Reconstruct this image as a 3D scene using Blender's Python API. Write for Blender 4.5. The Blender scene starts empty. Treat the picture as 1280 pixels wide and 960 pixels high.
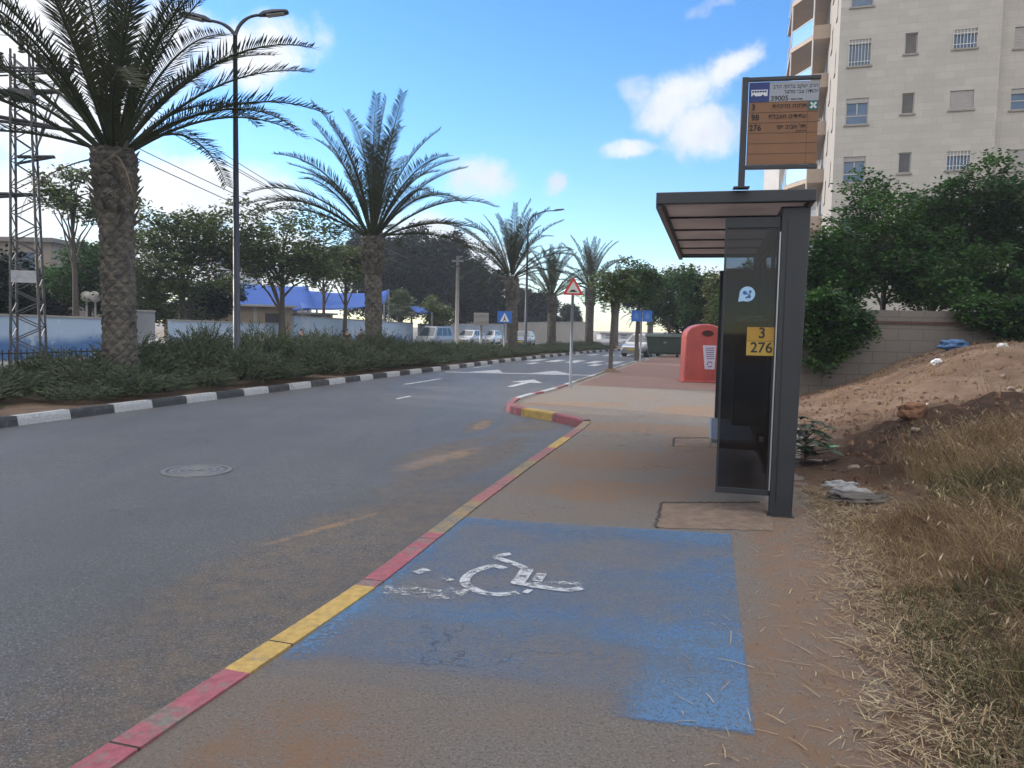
import bpy, bmesh, math, random
from mathutils import Vector, Matrix, noise
S = bpy.context.scene
COL = S.collection
R = math.radians
V = Vector

# ------------------------------------------------------------------ camera model (plain perspective, used to read positions off the ground)
FPX, PITCH, ROLL, CAMH = 962.0, R(4.1), 0.02, 1.55
def ray(px, py):
    xc = (px-640)/FPX; yc = (480-py)/FPX
    x = math.cos(ROLL)*xc-math.sin(ROLL)*yc; y = math.sin(ROLL)*xc+math.cos(ROLL)*yc
    return V((x, math.cos(PITCH)+math.sin(PITCH)*y, -math.sin(PITCH)+math.cos(PITCH)*y))
def P(px, py, z=0.0):
    d = ray(px, py); t = (z-CAMH)/d.z
    return V((d.x*t, d.y*t, z))
def D(px, py, dep):
    d = ray(px, py); t = dep/d.y
    return V((d.x*t, dep, CAMH+d.z*t))

cam = bpy.data.cameras.new('camera'); cam.sensor_width = 36; cam.lens = FPX/1280*36
cam.clip_start = 0.05; cam.clip_end = 6000
co = bpy.data.objects.new('camera', cam); COL.objects.link(co)
co.matrix_world = Matrix.Translation((0, 0, CAMH)) @ Matrix.Rotation(R(90)-PITCH, 4, 'X') @ Matrix.Rotation(ROLL, 4, 'Z')
S.camera = co

# ------------------------------------------------------------------ materials
class NT:
    def __init__(s, nt): s.nt = nt; s.n = nt.nodes; s.l = nt.links
    def new(s, typ, **kw):
        n = s.n.new(typ)
        for k, v in kw.items():
            if k.startswith('i_'): n.inputs[k[2:].replace('_', ' ')].default_value = v
            else: setattr(n, k, v)
        return n
    def put(s, inp, v):
        if hasattr(v, 'is_output') or isinstance(v, bpy.types.NodeSocket): s.l.new(v, inp)
        else: inp.default_value = v
    def math(s, op, a, b=None, c=None, clamp=False):
        n = s.n.new('ShaderNodeMath'); n.operation = op; n.use_clamp = clamp
        s.put(n.inputs[0], a)
        if b is not None: s.put(n.inputs[1], b)
        if c is not None: s.put(n.inputs[2], c)
        return n.outputs[0]
    def mix(s, f, a, b):
        n = s.n.new('ShaderNodeMix'); n.data_type = 'RGBA'
        s.put(n.inputs[0], f); s.put(n.inputs[6], a); s.put(n.inputs[7], b)
        return n.outputs[2]
    def noise(s, vec, scale, detail=4, rough=.55, dist=0.0):
        n = s.n.new('ShaderNodeTexNoise'); n.inputs['Scale'].default_value = scale; n.inputs['Detail'].default_value = detail
        n.inputs['Roughness'].default_value = rough; n.inputs['Distortion'].default_value = dist
        if vec is not None: s.l.new(vec, n.inputs['Vector'])
        return n.outputs['Fac']
    def ramp(s, f, lo, hi, a=0.0, b=1.0):
        n = s.n.new('ShaderNodeMapRange'); n.interpolation_type = 'SMOOTHSTEP'
        s.put(n.inputs[0], f); n.inputs[1].default_value = lo; n.inputs[2].default_value = hi
        n.inputs[3].default_value = a; n.inputs[4].default_value = b
        return n.outputs[0]
    def pos(s):
        return s.n.new('ShaderNodeNewGeometry').outputs['Position']
    def objc(s):
        return s.n.new('ShaderNodeTexCoord').outputs['Object']
    def ellipse(s, vec, cx, cy, rx, ry, ang, wob=.35, sc=2.0):
        """soft stain mask with a ragged outline, around a ground point"""
        m = s.n.new('ShaderNodeMapping'); m.vector_type = 'TEXTURE'
        m.inputs['Location'].default_value = (cx, cy, 0); m.inputs['Rotation'].default_value = (0, 0, ang); m.inputs['Scale'].default_value = (rx, ry, 1)
        s.l.new(vec, m.inputs['Vector'])
        sp = s.n.new('ShaderNodeSeparateXYZ'); s.l.new(m.outputs[0], sp.inputs[0])
        d = s.math('SQRT', s.math('ADD', s.math('MULTIPLY', sp.outputs[0], sp.outputs[0]), s.math('MULTIPLY', sp.outputs[1], sp.outputs[1])))
        d = s.math('ADD', d, s.math('MULTIPLY', s.math('SUBTRACT', s.noise(vec, sc, 6, .65), .5), wob*4))
        return s.ramp(d, .55, 1.25, 1.0, 0.0)

def c4(c): return (c[0], c[1], c[2], 1)
MATS = {}
def newmat(name):
    m = bpy.data.materials.new(name); m.use_nodes = True; m.node_tree.nodes.clear()
    t = NT(m.node_tree); out = t.new('ShaderNodeOutputMaterial'); MATS[name] = m
    return m, t, out
def pm(name, c1, c2=None, scale=6, rough=.7, metal=0, bump=0, bscale=40, spec=.5, isl=0, trans=0, coat=0):
    """Principled material: two tones mixed by noise, optional bump, per-leaf variation and leaf translucency"""
    m, t, out = newmat(name)
    b = t.new('ShaderNodeBsdfPrincipled'); b.inputs['Roughness'].default_value = rough; b.inputs['Metallic'].default_value = metal
    b.inputs['Specular IOR Level'].default_value = spec; b.inputs['Coat Weight'].default_value = coat
    vec = t.objc(); col = c4(c1)
    if c2:
        col = t.mix(t.ramp(t.noise(vec, scale, 5, .6), .3, .7), c4(c1), c4(c2))
    if isl:
        g = t.new('ShaderNodeNewGeometry')
        hs = t.new('ShaderNodeHueSaturation'); t.put(hs.inputs['Color'], col)
        t.put(hs.inputs['Value'], t.math('MULTIPLY_ADD', g.outputs['Random Per Island'], isl*2, 1-isl))
        t.put(hs.inputs['Hue'], t.math('MULTIPLY_ADD', g.outputs['Random Per Island'], .05, .475))
        col = hs.outputs[0]
    t.put(b.inputs['Base Color'], col)
    if bump:
        bp = t.new('ShaderNodeBump'); bp.inputs['Strength'].default_value = bump; bp.inputs['Distance'].default_value = .02
        t.l.new(t.noise(vec, bscale, 6, .7), bp.inputs['Height']); t.l.new(bp.outputs[0], b.inputs['Normal'])
    sh = b.outputs[0]
    if trans:
        tr = t.new('ShaderNodeBsdfTranslucent'); t.put(tr.inputs['Color'], col)
        mx = t.new('ShaderNodeMixShader'); mx.inputs[0].default_value = trans
        t.l.new(sh, mx.inputs[1]); t.l.new(tr.outputs[0], mx.inputs[2]); sh = mx.outputs[0]
    t.l.new(sh, out.inputs[0])
    return m

# ------------------------------------------------------------------ mesh helpers
class MB:
    def __init__(s): s.v = []; s.f = []; s.m = []
    def add(s, verts, faces, mi=0):
        o = len(s.v); s.v += [tuple(q) for q in verts]
        s.f += [tuple(i+o for i in q) for q in faces]; s.m += [mi]*len(faces)
    def box(s, x0, x1, y0, y1, z0, z1, M=None, mi=0):
        p = [V((x, y, z)) for z in (z0, z1) for y in (y0, y1) for x in (x0, x1)]
        if M: p = [M @ q for q in p]
        s.add(p, [(0, 2, 3, 1), (4, 5, 7, 6), (0, 1, 5, 4), (2, 6, 7, 3), (0, 4, 6, 2), (1, 3, 7, 5)], mi)
    def quad(s, a, b, c, d, mi=0): s.add([a, b, c, d], [(0, 1, 2, 3)], mi)
    def tube(s, pts, rad, n=8, caps=True, mi=0):
        pts = [V(q) for q in pts]
        if not hasattr(rad, '__len__'): rad = [rad]*len(pts)
        rings = []; up = None
        for i, q in enumerate(pts):
            d = (pts[min(i+1, len(pts)-1)]-pts[max(i-1, 0)]).normalized()
            if up is None: up = V((0, 0, 1)) if abs(d.z) < .9 else V((1, 0, 0))
            a = d.cross(up).normalized(); b = a.cross(d); up = b
            rings.append([q+rad[i]*(math.cos(2*math.pi*k/n)*a+math.sin(2*math.pi*k/n)*b) for k in range(n)])
        fs = [(i*n+k, i*n+(k+1) % n, (i+1)*n+(k+1) % n, (i+1)*n+k) for i in range(len(pts)-1) for k in range(n)]
        if caps: fs += [tuple(range(n)), tuple(reversed(range((len(pts)-1)*n, len(pts)*n)))]
        s.add([p for r in rings for p in r], fs, mi)
    def loft(s, rings, caps=True, mi=0, closed=True):
        n = len(rings[0])
        kk = n if closed else n-1
        fs = [(i*n+k, i*n+(k+1) % n, (i+1)*n+(k+1) % n, (i+1)*n+k) for i in range(len(rings)-1) for k in range(kk)]
        if caps: fs += [tuple(reversed(range(n))), tuple(range((len(rings)-1)*n, len(rings)*n))]
        s.add([p for r in rings for p in r], fs, mi)
    def prism(s, pts, z0, z1, M=None, mi=0):
        n = len(pts); p = [V((a, b, z0)) for a, b in pts]+[V((a, b, z1)) for a, b in pts]
        if M: p = [M @ q for q in p]
        s.add(p, [tuple(reversed(range(n))), tuple(range(n, 2*n))]+[(i, (i+1) % n, n+(i+1) % n, n+i) for i in range(n)], mi)
    def build(s, name, mat=None, parent=None, smooth=False, bevel=0, loc=None, rotz=None):
        me = bpy.data.meshes.new(name); me.from_pydata(s.v, [], s.f)
        for m in (mat if isinstance(mat, (list, tuple)) else [mat]):
            if m: me.materials.append(m)
        if isinstance(mat, (list, tuple)): me.polygons.foreach_set('material_index', s.m)
        if smooth: me.polygons.foreach_set('use_smooth', [True]*len(me.polygons))
        me.update()
        o = bpy.data.objects.new(name, me); COL.objects.link(o)
        if parent: o.parent = parent
        if loc is not None: o.location = loc
        if rotz is not None: o.rotation_euler.z = rotz
        if bevel:
            b = o.modifiers.new('bevel', 'BEVEL'); b.width = bevel; b.segments = 2; b.limit_method = 'ANGLE'; b.angle_limit = R(40)
        return o
def tag(o, label=None, cat=None, group=None, kind=None):
    for k, v in (('label', label), ('category', cat), ('group', group), ('kind', kind)):
        if v: o[k] = v
    return o
def thing(name, loc, label, cat, group=None, rotz=0):
    o = bpy.data.objects.new(name, None); COL.objects.link(o); o.location = loc; o.rotation_euler.z = rotz
    o.empty_display_size = .2
    return tag(o, label, cat, group)
def copy_tree(o, parent=None):
    c = o.copy(); COL.objects.link(c)
    if parent: c.parent = parent
    for ch in [q for q in COL.objects if q.parent == o]: copy_tree(ch, c)
    return c
_txt = {}
def text(name, body, size, M, mat, parent=None, align='LEFT', heavy=0.0, depth=.002):
    """lettering as a thin solid mesh lying in the local XY plane of M"""
    c = bpy.data.curves.new(name, 'FONT'); c.body = body; c.size = size; c.align_x = align; c.extrude = depth/2; c.offset = heavy
    t = bpy.data.objects.new(name, c); COL.objects.link(t)
    me = bpy.data.meshes.new_from_object(t.evaluated_get(bpy.context.evaluated_depsgraph_get()))
    bpy.data.objects.remove(t); bpy.data.curves.remove(c)
    me.transform(M); me.materials.clear(); me.materials.append(mat)
    o = bpy.data.objects.new(name, me); COL.objects.link(o)
    if parent: o.parent = parent
    return o
def rev(s): return s[::-1]

# ------------------------------------------------------------------ palette
M_metal_dark = pm('dark_grey_paint', (.026, .029, .036), (.034, .037, .045), 3, .42, 0, .03, 60)
M_metal_pole = pm('lamp_paint', (.025, .032, .05), (.035, .042, .06), 3, .5)
M_galv = pm('galvanised', (.23, .24, .25), (.30, .31, .32), 8, .5, .4)
M_black = pm('black_plastic', (.012, .012, .014), None, rough=.5)
M_white = pm('white_paint', (.72, .72, .72), (.6, .6, .6), 5, .6)
M_red_sign = pm('red_sign_paint', (.45, .03, .03), None, rough=.5)
M_blue_sign = pm('blue_sign_paint', (.02, .13, .5), None, rough=.45)
M_wood = pm('bark', (.06, .05, .042), (.11, .095, .078), 12, .9, 0, .6, 30)
M_palm_trunk = pm('palm_trunk', (.06, .054, .048), (.14, .122, .10), 5, .95, 0, .6, 22)
M_palm_leaf = pm('palm_leaf', (.034, .042, .020), (.05, .056, .027), 1.5, .65, isl=.25, trans=.10, spec=.2)
M_frond_dry = pm('palm_dry', (.19, .14, .085), (.13, .1, .065), 2, .9)
M_leaf_a = pm('leaf_olive', (.10, .13, .035), (.06, .09, .024), .7, .6, isl=.35, trans=.28)
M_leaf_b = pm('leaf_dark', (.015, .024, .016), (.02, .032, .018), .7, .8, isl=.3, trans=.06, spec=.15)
M_leaf_c = pm('leaf_fresh', (.05, .115, .018), (.02, .055, .011), .8, .6, isl=.45, trans=.38, spec=.3)
M_leaf_d = pm('leaf_yellowish', (.13, .15, .035), (.09, .12, .03), .9, .6, isl=.3, trans=.3)
M_juniper = pm('juniper_leaf', (.042, .062, .028), (.062, .075, .034), 1.3, .7, isl=.4, trans=.12)
M_leaf_fan = pm('fan_leaf', (.12, .15, .085), (.09, .115, .06), 1, .6, isl=.25, trans=.2)
M_soil = pm('median_soil', (.16, .10, .06), (.10, .07, .045), 3, .95, 0, .5, 20)
M_wire = pm('wire', (.02, .02, .022), None, rough=.6)
M_tyre = pm('tyre', (.018, .018, .019), None, rough=.85)
M_lens = pm('lamp_lens', (.6, .6, .6), None, rough=.15)
M_lens_red = pm('tail_lens', (.3, .02, .015), None, rough=.2)
M_carglass = pm('car_glass', (.03, .045, .06), None, rough=.05, spec=.9)
M_skin = pm('skin', (.38, .22, .15), None, rough=.6)
M_hair = pm('hair', (.02, .015, .012), None, rough=.7)
M_cloth_dark = pm('dark_cloth', (.03, .032, .04), None, rough=.9)
M_cloth_red = pm('maroon_cloth', (.16, .05, .05), None, rough=.9)
M_cloth_pale = pm('pale_cloth', (.5, .48, .45), None, rough=.9)
M_paper = pm('paper', (.62, .62, .64), (.5, .5, .54), 9, .8)
M_ink = pm('ink', (.02, .02, .025), None, rough=.7)

def tinted_glass(name, tint, refl=.5):
    m, t, out = newmat(name)
    tr = t.new('ShaderNodeBsdfTransparent'); tr.inputs[0].default_value = c4(tint)
    g = t.new('ShaderNodeBsdfGlossy'); g.inputs['Roughness'].default_value = .03
    lw = t.new('ShaderNodeFresnel'); lw.inputs[0].default_value = 1.5
    mx = t.new('ShaderNodeMixShader'); t.l.new(lw.outputs[0], mx.inputs[0])
    t.l.new(tr.outputs[0], mx.inputs[1]); t.l.new(g.outputs[0], mx.inputs[2]); t.l.new(mx.outputs[0], out.inputs[0])
    return m
M_glass = tinted_glass('shelter_glass', (.38, .40, .44))
M_winglass = pm('window_glass', (.05, .10, .18), (.09, .15, .24), 1.2, .06, spec=.8)

# ------------------------------------------------------------------ road layout
def catmull(pts, step=1.0):
    pts = [V((a, b, 0)) for a, b in pts]; out = []
    for i in range(len(pts)-1):
        p0 = pts[max(i-1, 0)]; p1 = pts[i]; p2 = pts[i+1]; p3 = pts[min(i+2, len(pts)-1)]
        n = max(1, int((p2-p1).length/step))
        for k in range(n):
            t = k/n
            out.append(.5*((2*p1)+(p2-p0)*t+(2*p0-5*p1+4*p2-p3)*t*t+(3*p1-p0-3*p2+p3)*t**3))
    return out+[pts[-1]]
def offset(pl, d):
    out = []
    for i, q in enumerate(pl):
        t = (pl[min(i+1, len(pl)-1)]-pl[max(i-1, 0)]).normalized()
        out.append(q+V((-t.y, t.x, 0))*d)
    return out
def atz(q, z): return V((q.x, q.y, z))
def strip(mb, A, B, z, mi=0):
    for i in range(len(A)-1): mb.quad(atz(B[i], z), atz(B[i+1], z), atz(A[i+1], z), atz(A[i], z), mi)
FK = catmull([(-17.5, -26), (-13.6, -10), (-10.6, 1), (-7.85, 11.5), (-6.86, 15.3), (-5.3, 20.8), (-4.15, 25.1), (-2.5, 30.7), (.5, 41.2), (6.83, 60), (15, 79), (26, 100), (44, 128), (70, 160)], 1.0)
NKpts_near = [(-3.1, -4.0), (-2.83, -2.8), (-2.55, -1.6), (-2.28, -.5), (-2.02, .5), (-1.77, 1.55), (-1.51, 2.57), (-1.22, 3.53), (-.93, 4.49), (-.66, 5.6), (-.40, 6.7), (-.12, 7.8), (.16, 8.9), (.45, 10.0), (.74, 11.1), (1.0, 12.1), (1.21, 13.01)]
NK1 = catmull(NKpts_near, .1)
NK2 = catmull([(1.21, 13.01), (.75, 14.0), (.2, 14.75), (-.08, 15.5), (-.06, 16.3), (.1, 17.2), (.42, 18.3), (1.05, 20.15), (3.14, 28.0), (5.1, 35.35), (7.15, 42.3), (12.6, 58.5), (20.5, 77), (31.5, 98), (49.5, 126), (75, 157)], .2)
ROADZ = -.12

# ground sheet
g = MB(); g.quad((-3000, -3000, -.30), (3000, -3000, -.30), (3000, 3000, -.30), (-3000, 3000, -.30))
tag(g.build('ground', pm('earth', (.20, .15, .10), (.13, .11, .075), .05, .95)), kind='structure')

# asphalt material for the road
def road_material():
    m, t, out = newmat('asphalt')
    p = t.pos()
    fine = t.noise(p, 240, 3, .7); mid = t.noise(p, 28, 5, .65); big = t.noise(p, .55, 5, .6)
    col = t.mix(t.ramp(fine, .3, .72), (.04, .041, .044, 1), (.15, .15, .152, 1))
    gl = t.noise(p, 95, 2, .6)
    col = t.mix(t.ramp(gl, .55, .64, 0, .7), col, (.30, .30, .31, 1)); col = t.mix(t.ramp(gl, .40, .30, 0, .6) if False else t.ramp(t.noise(p, 70, 2, .6), .53, .62, 0, .6), col, (.022, .022, .024, 1))
    col = t.mix(t.ramp(big, .35, .7, 0, .55), col, (.07, .07, .074, 1))
    # polished wheel tracks run along the lane
    mp = t.new('ShaderNodeMapping'); mp.inputs['Rotation'].default_value = (0, 0, R(14.5)); mp.inputs['Scale'].default_value = (1, .03, 1); t.l.new(p, mp.inputs[0])
    trk = t.noise(mp.outputs[0], .75, 3, .5)
    col = t.mix(t.ramp(trk, .42, .6, 0, .5), col, (.075, .076, .08, 1))
    # blown sand along the kerb and in the bay
    sand = None
    for a in ((-1.75, 3.2, .42, 2.6, R(-14), .4, 1.6), (-.55, 9.6, .40, 2.3, R(-20), .45, 1.4), (-1.45, 6.2, .10, .75, R(-30), .3, 3), (-.85, 10.6, .28, 1.3, R(-24), .3, 2), (-.55, 13.2, .2, 1.0, R(-8), .3, 2.2), (-1.3, 5.6, .75, 2.6, R(-14), .5, 1.1), (.35, 13.2, .5, 1.0, R(-18), .4, 1.6)):
        e = t.ellipse(p, *a); sand = e if sand is None else t.math('MAXIMUM', sand, e)
    grit = t.ramp(t.math('ADD', t.math('MULTIPLY', t.noise(p, 60, 4, .75), .5), t.math('MULTIPLY', t.noise(p, 6, 6, .7), .5)), .40, .60, .05, 1)
    col = t.mix(t.math('MULTIPLY', sand, t.math('MULTIPLY', grit, .46)), col, (.22, .155, .10, 1))
    strong = None
    for a in ((-1.52, 6.25, .055, .62, R(-32), .25, 5), (-.92, 9.7, .2, 1.05, R(-26), .3, 3), (-.5, 13.2, .13, .7, R(-6), .3, 3)):
        e = t.ellipse(p, *a); strong = e if strong is None else t.math('MAXIMUM', strong, e)
    col = t.mix(t.math('MULTIPLY', strong, t.math('MULTIPLY', grit, .75)), col, (.34, .20, .10, 1))
    # fine cracks
    vo = t.new('ShaderNodeTexVoronoi', feature='DISTANCE_TO_EDGE'); vo.inputs['Scale'].default_value = .55
    wv = t.new('ShaderNodeVectorMath', operation='ADD'); nz = t.new('ShaderNodeTexNoise'); nz.inputs['Scale'].default_value = 2.2; nz.inputs['Detail'].default_value = 6; t.l.new(p, nz.inputs[0])
    t.l.new(p, wv.inputs[0]); t.l.new(nz.outputs['Color'], wv.inputs[1]); t.l.new(wv.outputs[0], vo.inputs['Vector'])
    crack = t.math('MULTIPLY', t.ramp(vo.outputs['Distance'], 0, .007, 1, 0), t.ramp(t.noise(p, .35, 2), .5, .62))
    col = t.mix(t.math('MULTIPLY', crack, .7), col, (.015, .015, .016, 1))
    b = t.new('ShaderNodeBsdfPrincipled'); t.put(b.inputs['Base Color'], col)
    t.put(b.inputs['Roughness'], t.math('SUBTRACT', t.math('ADD', t.ramp(fine, .3, .7, .50, .72), t.math('MULTIPLY', sand, .3)), t.ramp(trk, .42, .6, 0, .10)))
    b.inputs['Specular IOR Level'].default_value = .5
    bp = t.new('ShaderNodeBump'); bp.inputs['Strength'].default_value = .8; bp.inputs['Distance'].default_value = .012
    t.put(bp.inputs['Height'], t.math('ADD', fine, t.math('MULTIPLY', mid, .5))); t.l.new(bp.outputs[0], b.inputs['Normal'])
    t.l.new(b.outputs[0], out.inputs[0]); return m
M_asphalt = road_material()
rd = MB()
strip(rd, offset(FK, 13.0), offset(FK, -16), ROADZ)
tag(rd.build('road', M_asphalt), kind='structure')

# sidewalk slab (asphalt) with its stains, patches and sand
def sidewalk_material():
    m, t, out = newmat('sidewalk_asphalt')
    p = t.pos()
    fine = t.noise(p, 190, 3, .75); mid = t.noise(p, 14, 6, .7); big = t.noise(p, .8, 6, .65)
    col = t.mix(t.ramp(fine, .3, .75), (.18, .160, .142, 1), (.345, .31, .278, 1))
    gl = t.noise(p, 80, 2, .6); gd = t.noise(p, 62, 2, .6)
    col = t.mix(t.ramp(gl, .55, .63, 0, .65), col, (.40, .37, .34, 1)); col = t.mix(t.ramp(gd, .55, .64, 0, .5), col, (.08, .055, .05, 1))
    col = t.mix(t.ramp(big, .36, .66, 0, .6), col, (.28, .215, .165, 1))
    col = t.mix(t.ramp(mid, .52, .75, 0, .35), col, (.15, .14, .13, 1))
    sand = None
    for a in ((1.3, 9.2, 1.1, .8, R(5), .4, 1.6), (.9, 7.4, .9, .5, R(10), .5, 2), (2.6, 10.5, .5, 2.2, R(-14), .4, 1.6), (2.1, 12.3, 1.3, .7, R(-6), .4, 1.3), (1.2, 16.0, 1.5, .5, R(4), .4, 1.3), (2.15, 7.9, .55, .5, 0, .4, 2), (3.6, 15.2, .9, 1.1, 0, .4, 1.5), (2.0, 5.0, .38, 2.2, R(-14), .35, 2), (1.25, 2.9, .4, 1.4, R(-14), .4, 2.2), (-.75, 2.7, .40, .4, 0, .4, 2)):
        e = t.ellipse(p, *a); sand = e if sand is None else t.math('MAXIMUM', sand, e)
    grit = t.ramp(t.math('ADD', t.math('MULTIPLY', t.noise(p, 45, 4, .75), .5), t.math('MULTIPLY', t.noise(p, 5, 6, .7), .5)), .38, .62, .1, 1)
    col = t.mix(t.math('MULTIPLY', sand, t.math('MULTIPLY', grit, .92)), col, (.33, .195, .115, 1))
    # pale chips of stone
    vo = t.new('ShaderNodeTexVoronoi'); vo.inputs['Scale'].default_value = 26; t.l.new(p, vo.inputs['Vector'])
    chip = t.math('MULTIPLY', t.ramp(vo.outputs['Distance'], .10, .16, 1, 0), t.ramp(t.noise(p, 9, 2), .56, .6))
    col = t.mix(t.math('MULTIPLY', chip, .75), col, (.34, .31, .28, 1))
    # one crack
    ve = t.new('ShaderNodeTexVoronoi', feature='DISTANCE_TO_EDGE'); ve.inputs['Scale'].default_value = .45
    wv = t.new('ShaderNodeVectorMath', operation='ADD'); nz = t.new('ShaderNodeTexNoise'); nz.inputs['Scale'].default_value = 3; nz.inputs['Detail'].default_value = 6; t.l.new(p, nz.inputs[0])
    t.l.new(p, wv.inputs[0]); t.l.new(nz.outputs['Color'], wv.inputs[1]); t.l.new(wv.outputs[0], ve.inputs['Vector'])
    crack = t.math('MULTIPLY', t.ramp(ve.outputs['Distance'], 0, .006, 1, 0), t.ramp(t.noise(p, .5, 2), .46, .58))
    col = t.mix(t.math('MULTIPLY', crack, .75), col, (.03, .027, .025, 1))
    b = t.new('ShaderNodeBsdfPrincipled'); t.put(b.inputs['Base Color'], col); b.inputs['Roughness'].default_value = .88; b.inputs['Specular IOR Level'].default_value = .3
    bp = t.new('ShaderNodeBump'); bp.inputs['Strength'].default_value = 1.0; bp.inputs['Distance'].default_value = .02
    t.put(bp.inputs['Height'], t.math('ADD', t.math('ADD', fine, t.math('MULTIPLY', mid, .8)), t.math('MULTIPLY', chip, .8))); t.l.new(bp.outputs[0], b.inputs['Normal'])
    t.l.new(b.outputs[0], out.inputs[0]); return m
M_side = sidewalk_material()

KW = .15
def kerb_ring(pl, w, ztop, zbot, side=-1):
    """profile of a kerb stone: road face, chamfered top, back; side=-1: the stone lies right of the line"""
    a = pl; b = offset(pl, side*.02); c = offset(pl, side*w)
    return a, b, c
def build_kerb(name, pl, w, ztop, zbot, cols, mats, side=-1, lip=.025):
    fine = []; s = 0; nx = .98                                            # stones about a metre long with dark joints between them
    for q0, q1 in zip(pl, pl[1:]):
        l = (q1-q0).length; fine.append((q0, 0)); 
        if s < nx <= s+l and nx-s+.012 < l: fine.append((q0.lerp(q1, (nx-s)/l), 1)); fine.append((q0.lerp(q1, (nx-s+.012)/l), 0)); nx += .98
        elif nx <= s+l: nx = s+l+.05
        s += l
    fine.append((pl[-1], 0)); pl = [q for q, _ in fine]; jt = [j for _, j in fine]
    a, b, c = kerb_ring(pl, w, ztop, zbot, side); mb = MB(); s = 0
    a_ = offset(pl, -side*.02)
    for i in range(len(pl)-1):
        mi = 7 if jt[i] else cols(s+.5*(pl[i+1]-pl[i]).length, (pl[i]+pl[i+1])/2); s += (pl[i+1]-pl[i]).length
        for (A, za), (B, zb) in (((a_, zbot), (a, ztop-lip)), ((a, ztop-lip), (b, ztop)), ((b, ztop), (c, ztop)), ((c, ztop), (c, zbot))):
            q = (atz(A[i], za), atz(A[i+1], za), atz(B[i+1], zb), atz(B[i], zb))
            mb.quad(*(q if side < 0 else q[::-1]), mi=mi)
    mb.quad(atz(a_[0], zbot), atz(a[0], ztop-lip), atz(b[0], ztop), atz(c[0], ztop))
    o = mb.build(name, mats); tag(o, kind='structure'); return o
def worn_paint(name, paint, under=(.17, .155, .14), thr=(.42, .56), scale=5, under_w=1):
    m, t, out = newmat(name); p = t.pos()
    n = t.math('ADD', t.math('MULTIPLY', t.noise(p, scale, 8, .75), .7), t.math('MULTIPLY', t.noise(p, scale*9, 5, .7), .3))
    k = t.ramp(n, thr[0], thr[1])
    und = t.mix(t.ramp(t.noise(p, 30, 4, .7), .3, .7), c4([x*.7 for x in under]), c4([x*1.2 for x in under]))
    pc = t.mix(t.ramp(t.noise(p, 22, 5, .7), .3, .75), c4(paint), c4([x*.62 for x in paint]))
    ao = t.mix(k, pc, und)
    b = t.new('ShaderNodeBsdfPrincipled'); t.put(b.inputs['Base Color'], ao); b.inputs['Roughness'].default_value = .8; b.inputs['Specular IOR Level'].default_value = .3
    bp = t.new('ShaderNodeBump'); bp.inputs['Strength'].default_value = .5; bp.inputs['Distance'].default_value = .01
    t.l.new(t.noise(p, 70, 6, .75), bp.inputs['Height']); t.l.new(bp.outputs[0], b.inputs['Normal'])
    t.l.new(b.outputs[0], out.inputs[0]); return m
K_red = worn_paint('kerb_red', (.36, .11, .135), thr=(.47, .60))
K_yel = worn_paint('kerb_yellow', (.50, .34, .11), thr=(.52, .66))
K_dull = worn_paint('kerb_dull', (.30, .22, .12), thr=(.45, .6))
K_white = worn_paint('kerb_white', (.48, .49, .50), thr=(.54, .68))
K_dark = worn_paint('kerb_dark', (.06, .064, .07), (.15, .14, .13), (.50, .66))
K_grey = worn_paint('kerb_grey', (.30, .28, .26), (.2, .18, .16), (.5, .62))
K_redfaint = worn_paint('kerb_red_faint', (.36, .14, .14), thr=(.46, .58))
kmats = [K_red, K_yel, K_dull, K_white, K_dark, K_grey, K_redfaint, pm('kerb_joint', (.03, .026, .022), None, rough=.95)]
def near_cols(s, q):
    y = q.y
    for lim, mi in ((3.36, 0), (4.49, 1), (5.74, 0), (6.76, 2), (7.95, 6), (9.0, 2), (10.0, 6), (11.0, 1), (12.0, 6), (13.2, 2)):
        if y < lim: return mi
    return 0
def bulb_cols(s, q):
    for lim, mi in ((1.2, 0), (2.1, 1), (4.4, 0), (5.6, 3), (6.4, 0), (7.6, 3), (9, 6), (10.5, 3)):
        if s < lim: return mi
    return 3 if int(s/1.1) % 4 == 0 else 5
build_kerb('near_kerb', NK1, KW, .012, ROADZ-.02, near_cols, kmats)
build_kerb('bay_end_kerb', NK2, KW, .035, ROADZ-.02, bulb_cols, kmats)

sw = MB(); in1 = offset(NK1, -KW+.004); in2 = offset(NK2, -KW+.004)
inn = [q for q in in1 if q.y < 12.9]+[q for q in in2 if q.y > 13.45]
for i in range(len(inn)-1):
    a, b = inn[i], inn[i+1]
    if b.y < a.y: continue
    if a.y > 70: break
    sw.quad(atz(a, 0), V((a.x+15, a.y-.25*0, 0)), V((b.x+15, b.y, 0)), atz(b, 0))
tag(sw.build('sidewalk', M_side), kind='structure')

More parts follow.
